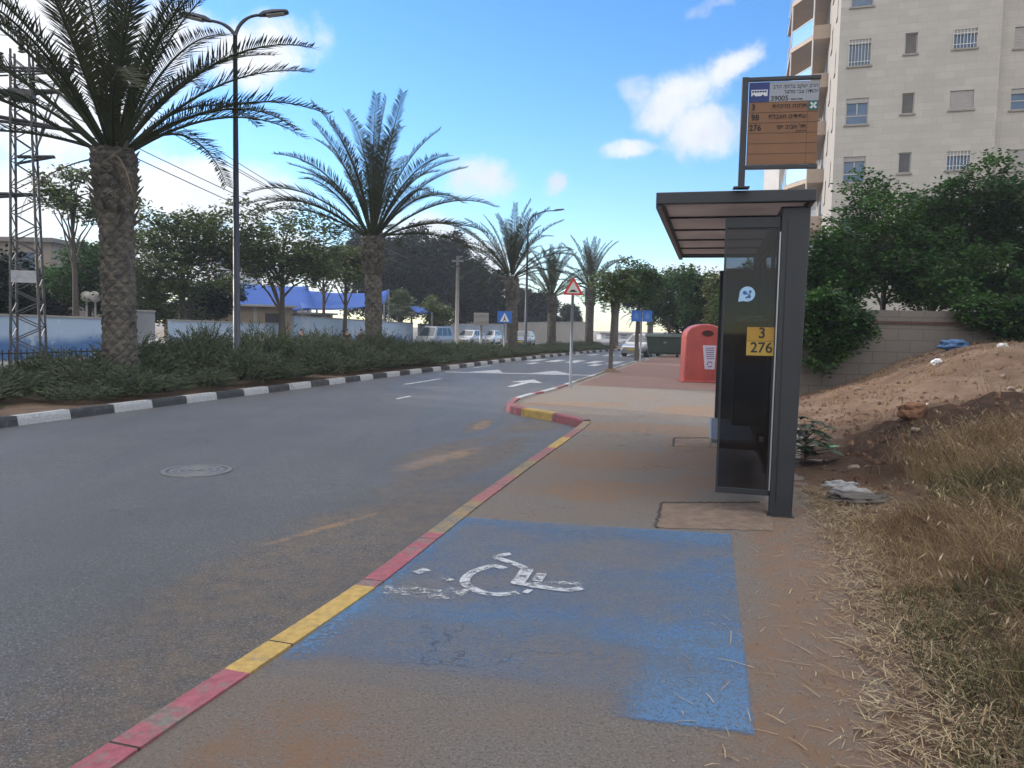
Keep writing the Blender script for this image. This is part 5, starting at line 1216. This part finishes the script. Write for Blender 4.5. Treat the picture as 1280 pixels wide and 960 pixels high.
b = MB(); b.prism([(6.7, 19.7), (90, 19.7), (90, 110), (32, 110)], -.25, ZP); tag(b.build('raised_plot', pm('plot_soil', (.16, .12, .08), (.11, .10, .06), .4, .95)), kind='structure')

# ------------------------------------------------------------------ apartment building
C0 = D(1045, 140, 41); C0.z = 0
fd = V((.948, -.318, 0)).normalized(); AB = math.atan2(fd.y, fd.x)
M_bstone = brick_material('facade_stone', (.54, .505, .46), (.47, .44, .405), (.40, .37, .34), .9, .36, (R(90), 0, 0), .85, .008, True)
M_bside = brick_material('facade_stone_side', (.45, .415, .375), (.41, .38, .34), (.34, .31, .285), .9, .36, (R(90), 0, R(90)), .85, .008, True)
ab = thing('apartment_building', C0, 'tall beige stone apartment building with small windows and side balconies', 'apartment building', rotz=AB)
def onfront(px, py, yl=0):
    d_ = ray(px, py); Ri = Matrix.Rotation(-AB, 3, 'Z'); o_ = Ri @ (V((0, 0, CAMH))-C0); dd = Ri @ d_; k = (yl-o_.y)/dd.y; q = o_+dd*k
    return q.x, q.z
def facade(u0, u1, z0, z1, wins, y=0.0, dep=.16):
    """wall sheet with real window openings and their reveals"""
    us = sorted({u0, u1}|{w[0] for w in wins}|{w[1] for w in wins}); zs = sorted({z0, z1}|{w[2] for w in wins}|{w[3] for w in wins}); b = MB()
    for a, c in zip(us, us[1:]):
        for e, f in zip(zs, zs[1:]):
            m_ = ((a+c)/2, (e+f)/2)
            if any(w[0] < m_[0] < w[1] and w[2] < m_[1] < w[3] for w in wins): continue
            b.quad((a, y, e), (c, y, e), (c, y, f), (a, y, f))
    for w in wins:
        a, c, e, f = w[:4]; b.quad((a, y, e), (a, y, f), (a, y+dep, f), (a, y+dep, e)); b.quad((c, y, e), (c, y+dep, e), (c, y+dep, f), (c, y, f)); b.quad((a, y, f), (c, y, f), (c, y+dep, f), (a, y+dep, f)); b.quad((a, y, e), (a, y+dep, e), (c, y+dep, e), (c, y, e))
    return b
M_frame = pm('window_frame', (.42, .40, .38), None, rough=.6); M_shut = pm('roller_shutter', (.38, .36, .34), (.34, .32, .3), 2, .7); M_grime = pm('sill_stone', (.33, .30, .27), (.26, .24, .22), 5, .85); M_winwarm = pm('window_dark', (.055, .045, .04), (.09, .075, .06), 2, .15, spec=.7)
def window(kind, a, c, e, f, y, par):
    y += .09; b = MB(); t_ = .05
    b.box(a, a+t_, y, y+.05, e, f); b.box(c-t_, c, y, y+.05, e, f); b.box(a+t_, c-t_, y, y+.05, f-t_, f); b.box(a+t_, c-t_, y, y+.05, e, e+t_)
    if kind == 'slide': b.box((a+c)/2-.03, (a+c)/2+.03, y-.004, y+.05, e+t_+.45, f-t_-.2); b.box(a+t_, c-t_, y-.002, y+.05, e+.42, e+.47)
    w = b.build('window', M_frame, par)
    g_ = MB(); g_.box(a+t_, c-t_, y+.02, y+.03, e+t_, f-t_); g_.build('pane', M_winwarm if kind == 'narrow' else M_winglass, w)
    s_ = MB(); s_.box(a-.08, c+.08, y-.16, y-.09, e-.09, e-.003); s_.build('sill', M_grime, w)
    if kind in ('slide', 'barred'):
        s_ = MB(); s_.box(a+.003, c-.003, y-.045, y-.006, f-.24, f-.003); s_.build('shutter_box', M_shut, w)
    if kind == 'shutter': s_ = MB(); [s_.box(a+.003, c-.003, y-.04+.006*(k % 2), y-.01, e+.02+k*(f-e-.03)/14, e+.02+(k+1)*(f-e-.03)/14-.004) for k in range(14)]; s_.build('shutter', M_shut, w)
    if kind == 'barred':
        s_ = MB(); n_ = max(5, int((c-a)/.14)); 
        for k in range(n_+1): x = a+(c-a)*k/n_; s_.box(x-.011, x+.011, y-.13, y-.108, e+.01, f-.01)
        for zz in (e+.2, f-.2): s_.box(a, c, y-.128, y-.11, zz-.012, zz+.012)
        s_.build('bars', M_white, w)
uR = onfront(1247, 120)[0]
_, zrow = onfront(1075, 82); ROW = 2.96
c1a, c1b = onfront(1061, 65)[0], onfront(1089, 65)[0]; c2a, c2b = onfront(1131, 55)[0], onfront(1147, 55)[0]; c3a, c3b = onfront(1192, 48)[0], onfront(1222, 48)[0]
z1lo, z1hi = onfront(1075, 82)[1], onfront(1075, 49)[1]; z2lo, z2hi = onfront(1139, 67)[1], onfront(1139, 41)[1]; z3lo, z3hi = onfront(1207, 60)[1], onfront(1207, 36)[1]
wins = []
for r_ in range(-5, 4):
    dz = r_*ROW; k1 = {0: 'barred', 1: 'slide', -1: 'slide', -2: 'slide', 2: 'barred'}.get(r_, 'slide'); k3 = {0: 'barred', -1: 'shutter', -2: 'barred', 1: 'slide'}.get(r_, 'shutter')
    wins += [(c1a, c1b, z1lo+dz, z1hi+dz, k1), (c2a, c2b, z2lo+dz, z2hi+dz, 'narrow'), (c3a, c3b, z3lo+dz, z3hi+dz, k3)]
BZ0, BZ1 = .9, 29.5
wins = [w for w in wins if w[2] > BZ0+.3 and w[3] < BZ1-.4]
def off_(bm_, name, m): return bm_.build(name, m, ab)
off_(facade(0, uR, BZ0, BZ1, wins), 'front_wall', M_bstone)
for w in wins: window(w[4], *w[:4], 0, ab)
# set-back right section
rw = []; u1 = uR+.55
for r_ in range(-5, 4):
    dz = r_*ROW; rw += [(u1+.15, u1+1.7, z3lo-.05+dz, z3hi+.05+dz, 'slide' if r_ in (-1, 2) else 'shutter'), (u1+5, u1+6.3, z3lo+dz, z3hi+dz, 'shutter')]
rw = [w for w in rw if w[2] > BZ0+.3 and w[3] < BZ1-.4]
fb = facade(uR, uR+12, BZ0, BZ1, rw, .55); fb.quad((uR, 0, BZ0), (uR, .55, BZ0), (uR, .55, BZ1), (uR, 0, BZ1)); off_(fb, 'right_wall', M_bstone)
for w in rw: window(w[4], *w[:4], .55, ab)
# left side wall with slit windows (local x = 0 plane), balconies further back
sw_ = []
for r_ in range(-5, 4):
    dz = r_*ROW; sw_ += [(2.2, 2.75, z2lo+dz, z2hi+.2+dz, 'narrow'), (6.0, 6.9, z1lo+dz, z1hi+dz, 'slide')]
sw_ = [w for w in sw_ if w[2] > BZ0+.3 and w[3] < BZ1-.4]
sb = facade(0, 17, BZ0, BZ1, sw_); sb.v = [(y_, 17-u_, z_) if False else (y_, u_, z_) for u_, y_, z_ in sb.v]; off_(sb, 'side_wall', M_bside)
for w in sw_:
    b = MB(); b.box(.10, .13, w[0], w[1], w[2], w[3]); o = b.build('window', M_winwarm, ab); b = MB(); b.box(-.06, .09, w[0]-.06, w[1]+.06, w[2]-.08, w[2]-.003); b.build('sill', M_grime, o)
b = MB(); b.quad((uR+12, .55, BZ0), (uR+12, 17, BZ0), (uR+12, 17, BZ1), (uR+12, .55, BZ1)); b.quad((0, 17, BZ0), (0, 17, BZ1), (uR+12, 17, BZ1), (uR+12, 17, BZ0)); b.quad((0, 0, BZ1), (uR+12, .0, BZ1), (uR+12, 17, BZ1), (0, 17, BZ1)); off_(b, 'rear_wall', M_bstone)
b = MB(); b.box(-.15, uR+.12, -.12, .2, BZ1+.003, BZ1+.5); off_(b, 'parapet', M_bstone)
M_balc = pm('balcony_render', (.46, .36, .28), (.42, .33, .26), 2, .85); M_railglass = tinted_glass('rail_glass', (.7, .78, .82))
for r_ in range(-5, 4):
    zf = z1lo-1.0+r_*ROW
    if zf < BZ0+1: continue
    b = MB(); b.prism([(-1.0, 9.0), (-2.3, 11.2), (-2.5, 16.5), (-.003, 16.5), (-.003, 9.0)], zf-.25, zf); ba = b.build('balcony', M_balc, ab)
    b = MB(); b.prism([(-1.0, 9.0), (-.003, 9.0), (-.003, 9.15), (-.95, 9.15)], zf+.002, zf+.6); b.build('parapet', M_balc, ba)
    pl2 = [(-1.0, 9.05), (-2.25, 11.25), (-2.45, 16.4)]
    for (xa, ya), (xb, yb) in zip(pl2, pl2[1:]):
        b = MB(); b.add([(xa, ya, zf+.05), (xb, yb, zf+.05), (xb, yb, zf+1.05), (xa, ya, zf+1.05)], [(0, 1, 2, 3)]); b.build('rail_glass', M_railglass, ba)
        b = MB(); b.tube([(xa, ya, zf+1.07), (xb, yb, zf+1.07)], .035, 6); b.tube([(xa, ya, zf), (xa, ya, zf+2.7)], .05, 6); b.build('rail', M_white, ba)
    b = MB(); b.box(-.04, -.004, 10.2, 12.4, zf+.03, zf+2.2); b.build('balcony_door', M_winglass, ba)
    b = MB(); b.box(-1.9, -.9, 8.86, 8.995, zf+.15, zf+.9); 
# plants on one balcony: none modelled separately; the neighbouring wing further back
wg = far_block(966, 1016, 150, 74, 4.5, pm('wing_stone', (.46, .44, .43), (.41, .39, .38), .5, .85), 'pale apartment wing seen between route board and shelter roof', 6, 'apartment_wing')
# two-tone balcony on that wing
q0 = D(985, 232, 72); t = wg
for k in range(5):
    b = MB(); b.box(1.4, 3.6, -1.6, -.005, 9.2+k*3-.2-3, 9.2+k*3-3); bb = b.build('balcony', M_white, wg); b = MB(); b.box(1.4, 1.5, -1.6, -1.5, 9.2+k*3-3+.002, 9.2+k*3-.22); b.box(3.5, 3.6, -1.6, -1.5, 9.2+k*3-3+.002, 9.2+k*3-.22); b.box(1.5, 3.5, -1.58, -1.54, 9.2+k*3-2.99, 9.2+k*3-2.1); b.build('balcony_rail', M_white, bb)

# ------------------------------------------------------------------ unseen block added at left to shade the foreground
lb_ = thing('shade_block', (-31, -14, 0), 'plain beige block added unseen across the street to shade the foreground', 'building')
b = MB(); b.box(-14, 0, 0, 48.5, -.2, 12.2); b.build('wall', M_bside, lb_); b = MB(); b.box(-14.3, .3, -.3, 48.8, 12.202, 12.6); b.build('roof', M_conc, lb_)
for fl_ in range(4):
    for k in range(9): b = MB(); b.box(.004, .05, 2+k*5.2, 3.6+k*5.2, fl_*3+1, fl_*3+2.3); o = b.build('window', M_winglass, lb_); b = MB(); b.box(.004, .12, 1.9+k*5.2, 3.7+k*5.2, fl_*3+.9, fl_*3+.996); b.build('sill', M_grime, o)
# ------------------------------------------------------------------ cars
def car(x, y, z, rot, paint, label, van=False, seed=0):
    t = thing('parked_car', (x, y, z), label, 'car', 'cars along the road', rotz=rot); M_p = pm('car_paint_'+str(seed), paint, None, rough=.28, coat=.6, metal=.3)
    st_ = [(-2.08, .42, .66, .62), (-2.02, .36, .80, .74), (-1.75, .26, .92, .82), (-1.0, .22, .95, .86), (0, .22, .93, .87), (.95, .22, .90, .86), (1.55, .24, .80, .83), (1.95, .30, .70, .76), (2.10, .38, .58, .64)]
    if van: st_ = [(a, b_, c+.10, d_+.03) for a, b_, c, d_ in st_]
    b = MB(); b.loft([[V((xx, yy, zz)) for yy, zz in ((-w*.86, zb), (-w, zb+.14), (-w*1.01, zt-.22), (-w*.95, zt-.04), (-w*.8, zt), (w*.8, zt), (w*.95, zt-.04), (w*1.01, zt-.22), (w, zb+.14), (w*.86, zb))] for xx, zb, zt, w in st_]); b.build('body', M_p, t, smooth=False, bevel=.03)
    zb = .91 if not van else 1.0; zt = 1.46 if not van else 1.82; bx0, bx1 = (-1.78, 1.05) if not van else (-1.98, 1.25); tx0, tx1 = (-1.30, .28) if not van else (-1.80, .55)
    def ring(f, s=1.0): return [V((lerp(bx1, tx1, f), -lerp(.80, .60, f)*s, lerp(zb, zt, f))), V((lerp(bx1, tx1, f), lerp(.80, .60, f)*s, lerp(zb, zt, f))), V((lerp(bx0, tx0, f), lerp(.80, .60, f)*s, lerp(zb, zt, f))), V((lerp(bx0, tx0, f), -lerp(.80, .60, f)*s, lerp(zb, zt, f)))]
    b = MB(); b.loft([ring(-.15), ring(.5), ring(.93), [q_*1 for q_ in [V((a.x*.93, a.y*.9, a.z+.03)) for a in ring(1.0)]]]); b.build('cabin', M_p, t, bevel=.04)
    def glass(nm, i, j, u0, u1, f0, f1):
        A0, A1 = ring(f0), ring(f1); n_ = ((A0[j]-A0[i]).cross(A1[i]-A0[i])).normalized(); cc = sum(ring(.5), V())/4
        p = [A0[i].lerp(A0[j], u0), A0[i].lerp(A0[j], u1), A1[i].lerp(A1[j], u1), A1[i].lerp(A1[j], u0)]
        if n_.dot(p[0]-cc) < 0: n_ = -n_
        b_ = MB(); q_ = [a+n_*.012 for a in p]+[a-n_*.01 for a in p]; b_.add(q_, [(0, 1, 2, 3), (4, 7, 6, 5), (0, 4, 5, 1), (1, 5, 6, 2), (2, 6, 7, 3), (3, 7, 4, 0)]); return b_.build(nm, M_carglass, t)
    glass('windscreen', 0, 1, .06, .94, .1, .9); glass('rear_window', 2, 3, .08, .92, .15, .88)
    for i, j in ((1, 2), (3, 0)):
        for u0, u1 in ((.10, .36), (.40, .66), (.70, .90)): glass('side_window', i, j, u0, u1, .12, .88)
    for wx in (-1.28, 1.28):
        for sy in (-1, 1):
            b = MB(); b.tube([(wx, sy*.66, .31), (wx, sy*.875, .31)], .31, 18); w_ = b.build('wheel', M_tyre, t); b = MB(); b.tube([(wx, sy*.87, .31), (wx, sy*.885, .31)], .19, 12); b.build('rim', M_galv, w_)
    for sy in (-1, 1):
        b = MB(); b.loft([[V((1.93+dx, sy*(.60+dy), z_)) for dy, z_ in ((-.16, .52), (.12, .54), (.13, .66), (-.16, .64))] for dx, in ((-.1,), (.135,))]); b.build('headlight', M_lens, t, bevel=.01)
        b = MB(); b.loft([[V((-2.0+dx, sy*(.60+dy), z_)) for dy, z_ in ((-.1, .62), (.14, .62), (.14, .84), (-.1, .82))] for dx in (.1, -.075)]); b.build('tail_light', M_lens_red, t, bevel=.01)
        b = MB(); b.box(.78, .93, min(sy*.86, sy*1.04), max(sy*.86, sy*1.04), .93, 1.05); b.build('mirror', M_p, t, bevel=.02)
    b = MB(); b.box(2.075, 2.112, -.26, .26, .42, .53); b.build('licence_plate', pm('plate_y', (.55, .42, .06), None) if 'plate_y' not in MATS else MATS['plate_y'], t)
    b = MB(); b.box(2.03, 2.095, -.5, .5, .55, .62); b.build('grille', M_black, t)
    return t
hd = lambda q_: math.atan2(-q_.y, -q_.x)
q = D(542, 430, 62); car(q.x, q.y, ROADZ-.1, R(-115), (.30, .32, .35), 'silver blue van with a large windscreen just right of the second palm', True, 1)
q = D(587, 430, 72); car(q.x, q.y, ROADZ, R(-112), (.55, .56, .58), 'white parked car in front of the grey pole behind the hedge', False, 2)
q = D(612, 430, 78); car(q.x, q.y, ROADZ, R(-105), (.62, .63, .66), 'white car with dark windscreen right beside the pale square sign', False, 3)
q = D(627, 430, 86); car(q.x, q.y, ROADZ, R(-100), (.10, .14, .2), 'dark blue car behind the crossing sign', False, 4)
q = D(655, 430, 74); car(q.x, q.y, ROADZ, R(-100), (.2, .2, .22), 'grey car partly hidden behind the lamp post and third palm', False, 5)
q = D(802, 444, 52); car(q.x, q.y, ROADZ, R(-118), (.50, .50, .51), 'silver white car parked at the kerb left of the dumpster', False, 6)
q = D(862, 440, 56); car(q.x, q.y, 0, R(-150), (.07, .08, .09), 'dark car parked between the dumpster and the red bin', False, 7)

# ------------------------------------------------------------------ people behind the hedge
def skin(name, joints, edges, m, par, sub=1):
    bm = bmesh.new(); lay = bm.verts.layers.skin.verify(); vs = []
    for i, (p, r) in enumerate(joints): v = bm.verts.new(p); v[lay].radius = (r, r) if not hasattr(r, '__len__') else r; v[lay].use_root = i == 0; vs.append(v)
    for a, b_ in edges: bm.edges.new((vs[a], vs[b_]))
    me_ = bpy.data.meshes.new(name); bm.to_mesh(me_); bm.free(); me_.materials.append(m); o = bpy.data.objects.new(name, me_); COL.objects.link(o); o.parent = par
    s_ = o.modifiers.new('skin', 'SKIN'); s_.use_smooth_shade = True; u = o.modifiers.new('sub', 'SUBSURF'); u.levels = sub; u.render_levels = sub+1; return o
def person(x, y, z, rot, shirt, trous, label, stride=.18):
    t = thing('person', (x, y, z), label, 'person', rotz=rot); t.scale = (.82, .82, .82)
    J = [((0, 0, .95), (.15, .11)), ((0, .01, 1.15), (.13, .10)), ((0, 0, 1.38), (.17, .11)), ((0, 0, 1.50), .06), ((0, -.02, 1.60), (.075, .09)), ((0, -.01, 1.70), (.075, .09)),
         ((.19, 0, 1.42), .055), ((.25, .03, 1.14), .042), ((.24, -.10, .92), .033), ((.24, -.13, .84), .028), ((-.19, 0, 1.42), .055), ((-.26, .0, 1.15), .042), ((-.24, -.1, .93), .033), ((-.24, -.13, .85), .028),
         ((.09, 0, .88), .085), ((.10, -stride, .50), .06), ((.10, -stride*.6, .09), .042), ((.10, -stride*.6-.14, .04), .035), ((-.09, 0, .88), .085), ((-.10, stride*.4, .50), .06), ((-.10, stride*1.3, .09), .042), ((-.10, stride*1.3-.14, .04), .035)]
    E_ = [(0, 1), (1, 2), (2, 3), (3, 4), (4, 5), (2, 6), (6, 7), (7, 8), (8, 9), (2, 10), (10, 11), (11, 12), (12, 13), (0, 14), (14, 15), (15, 16), (16, 17), (0, 18), (18, 19), (19, 20), (20, 21)]
    skin('body', J, E_, M_skin, t)
    up_ = lambda r, k: (r[0]*k, r[1]*k) if hasattr(r, '__len__') else r*k
    idx = [1, 0, 2, 6, 10, 7, 11]; mp_ = {a: i for i, a in enumerate(idx)}
    skin('shirt', [(J[i][0], up_(J[i][1], 1.18)) for i in idx], [(mp_[a], mp_[b_]) for a, b_ in E_ if a in mp_ and b_ in mp_], shirt, t)
    idx = [0, 14, 15, 16, 18, 19, 20]; mp2 = {a: i for i, a in enumerate(idx)}
    skin('trousers', [(J[i][0], up_(J[i][1], 1.2)) for i in idx], [(mp2[a], mp2[b_]) for a, b_ in E_ if a in mp2 and b_ in mp2], trous, t)
    h = lump(1, .1, (.92, 1.05, .75), 2, .06).build('hair', M_hair, t, smooth=True); h.location = (0, .02, 1.715)
    fc = MB(); fc.add([(-.02, -.105, 1.62), (.02, -.105, 1.62), (0, -.135, 1.615), (0, -.11, 1.67)], [(0, 1, 2), (0, 2, 3), (2, 1, 3)]); fc.build('nose', M_skin, t)
    for sx in (-.035, .035): e_ = lump(1, .012, (1, 1, 1), 1, 0).build('eye', M_ink, t); e_.location = (sx, -.103, 1.665)
    return t
q = D(434, 425, 47); person(q.x, q.y, ROADZ, R(20), M_cloth_dark, M_cloth_dark, 'person in dark clothes walking behind the hedge just left of the second palm')
q = D(451, 425, 50); person(q.x, q.y, ROADZ, R(-30), M_cloth_red, M_cloth_dark, 'person in a maroon top behind the hedge nearest the second palm trunk')
q = D(377, 425, 40); person(q.x, q.y, ROADZ, R(60), M_cloth_dark, M_cloth_dark, 'dark haired person behind the hedge below the open crowned tree')
# ------------------------------------------------------------------ light: late sun ahead on the left, broken cloud
SUN_AZ, SUN_EL = R(-58), R(14)
sd = V((math.sin(SUN_AZ)*math.cos(SUN_EL), math.cos(SUN_AZ)*math.cos(SUN_EL), math.sin(SUN_EL)))
sl_ = bpy.data.lights.new('sun', 'SUN'); sl_.energy = 2.2; sl_.angle = R(.6); sl_.color = (1, .91, .80)
so = bpy.data.objects.new('sun', sl_); COL.objects.link(so); so.rotation_euler = (-sd).to_track_quat('-Z', 'Y').to_euler()
wd = bpy.data.worlds.new('World'); S.world = wd; wd.use_nodes = True; wd.node_tree.nodes.clear(); t = NT(wd.node_tree)
out = t.new('ShaderNodeOutputWorld'); bg = t.new('ShaderNodeBackground'); bg.inputs['Strength'].default_value = .15
sky = t.new('ShaderNodeTexSky'); sky.sky_type = 'NISHITA'; sky.sun_disc = False; sky.sun_elevation = SUN_EL; sky.sun_rotation = SUN_AZ; sky.air_density = 1.0; sky.dust_density = .15; sky.ozone_density = 3.5; sky.altitude = 50
tc_ = t.new('ShaderNodeTexCoord'); vec = tc_.outputs['Generated']
nz = t.new('ShaderNodeTexNoise'); nz.inputs['Scale'].default_value = 9; nz.inputs['Detail'].default_value = 8; nz.inputs['Roughness'].default_value = .62; t.l.new(vec, nz.inputs[0])
wv = t.new('ShaderNodeVectorMath', operation='MULTIPLY_ADD'); t.l.new(nz.outputs['Color'], wv.inputs[0]); wv.inputs[1].default_value = (.075, .075, .075); ad = t.new('ShaderNodeVectorMath', operation='ADD')
t.l.new(vec, wv.inputs[2]); t.l.new(wv.outputs[0], ad.inputs[0]); ad.inputs[1].default_value = (-.0375, -.0375, -.0375); wvec = ad.outputs[0]
def cloud(px, py, rx, ry, ang=0, k=1.0):
    c = ray(px, py).normalized(); r_ = c.cross(V((0, 0, 1))).normalized(); u = r_.cross(c)
    a = R(ang); r2 = r_*math.cos(a)+u*math.sin(a); u2 = u*math.cos(a)-r_*math.sin(a)
    def dot(v):
        n = t.new('ShaderNodeVectorMath', operation='DOT_PRODUCT'); t.l.new(wvec, n.inputs[0]); n.inputs[1].default_value = v; return n.outputs['Value']
    x = dot(r2*(FPX/rx)); y = dot(u2*(FPX/ry)); z = dot(c)
    d = t.math('SQRT', t.math('ADD', t.math('MULTIPLY', x, x), t.math('MULTIPLY', y, y)))
    d = t.math('ADD', d, t.math('MULTIPLY', t.math('LESS_THAN', z, 0), 9))
    return t.ramp(d, .15, 1.25, k, 0.0)
m_ = None
for a in ((905, 92, 62, 26, 35), (850, 130, 70, 40, 20), (880, 165, 70, 36, 5), (785, 186, 42, 18, 15, .9), (800, 118, 28, 30, 60, .7), (888, 12, 38, 16, 25, .75), (603, 222, 50, 42, 0, 1.1), (708, 232, 20, 18, 0, .8),
          (40, 40, 200, 85, 0, 1.5), (190, 60, 110, 70, 0, 1.1), (315, 72, 95, 48, 20, 1.1), (395, 40, 40, 25, 60, .5), (60, 130, 140, 80, 0, 1.25), (265, 240, 130, 46, -8, 1.45), (85, 245, 120, 50, 0, 1.4),
          (30, 320, 160, 80, 0, 1.1), (250, 320, 200, 60, 0, 1.4), (560, 320, 130, 55, -15, 1.35), (470, 360, 200, 60, 0, 1.0), (620, 390, 160, 70, 0, .9), (880, 345, 90, 26, 0, .8), (800, 400, 260, 50, 0, .6)):
    c_ = cloud(*a[:4], *(a[4:])); m_ = c_ if m_ is None else t.math('MAXIMUM', m_, c_)
fb_ = t.math('ADD', t.math('MULTIPLY', t.noise(vec, 13, 9, .62), .65), t.math('MULTIPLY', t.noise(wvec, 34, 8, .65), .35)); fb2 = t.noise(vec, 5, 6, .55)
dens = t.ramp(t.math('ADD', m_, t.math('MULTIPLY', t.math('SUBTRACT', fb_, .5), 2.1)), .22, 1.10)
# the cloud's own tone: thick parts greyer, edges bright
lp = t.new('ShaderNodeVectorMath', operation='DOT_PRODUCT'); t.l.new(vec, lp.inputs[0]); lp.inputs[1].default_value = sd
near = t.ramp(lp.outputs['Value'], .45, .98)
ctone = t.mix(t.math('MULTIPLY', t.ramp(fb2, .42, .62), .55), (3.2, 3.25, 3.35, 1), (2.1, 2.2, 2.4, 1))
ctone = t.mix(t.math('MULTIPLY', near, .45), ctone, (4.2, 4.05, 3.8, 1))
# unseen bright cloud added overhead and behind the viewer to lift the ground light
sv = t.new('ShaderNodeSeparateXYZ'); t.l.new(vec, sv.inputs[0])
rear_fill = t.math('MAXIMUM', t.ramp(sv.outputs[2], .50, .70), t.math('MULTIPLY', t.ramp(t.math('MULTIPLY', sv.outputs[1], -1), -.05, .30), t.ramp(sv.outputs[2], -.02, .08)))
rear_fill = t.math('MULTIPLY', rear_fill, t.ramp(t.math('ADD', t.math('MULTIPLY', fb2, .6), t.math('MULTIPLY', fb_, .4)), .36, .52))
dens = t.math('MAXIMUM', dens, rear_fill)
ctone = t.mix(rear_fill, ctone, t.mix(t.ramp(sv.outputs[2], .25, .75), (3.6, 3.4, 3.2, 1), (8.2, 7.9, 7.5, 1)))
skyc = t.new('ShaderNodeHueSaturation'); skyc.inputs['Saturation'].default_value = 1.2; skyc.inputs['Hue'].default_value = .507; t.l.new(sky.outputs[0], skyc.inputs['Color'])
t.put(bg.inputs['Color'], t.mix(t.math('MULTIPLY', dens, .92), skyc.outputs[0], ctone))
t.l.new(bg.outputs[0], out.inputs['Surface'])
S.view_settings.view_transform = 'Standard'; S.view_settings.look = 'None'; S.view_settings.gamma = 1; S.view_settings.use_curve_mapping = False
S.view_settings.exposure = 1.08
hz_ = MB(); hz_.box(-260, 260, -60, 420, -1.4, 40); hm, ht, ho = newmat('air'); hv = ht.new('ShaderNodeVolumePrincipled'); hv.inputs['Color'].default_value = (.82, .88, 1, 1); hv.inputs['Density'].default_value = .0008; hv.inputs['Anisotropy'].default_value = .05
ht.l.new(hv.outputs[0], ho.inputs['Volume']); tag(hz_.build('haze', hm), kind='stuff')
S.cycles.volume_bounces = 0
S.cycles.max_bounces = 6; S.cycles.transparent_max_bounces = 16; S.cycles.diffuse_bounces = 3; S.cycles.glossy_bounces = 3; S.cycles.transmission_bounces = 4
S.cycles.use_adaptive_sampling = True; S.cycles.adaptive_threshold = .02; S.cycles.use_denoising = True; S.cycles.caustics_reflective = False; S.cycles.caustics_refractive = False
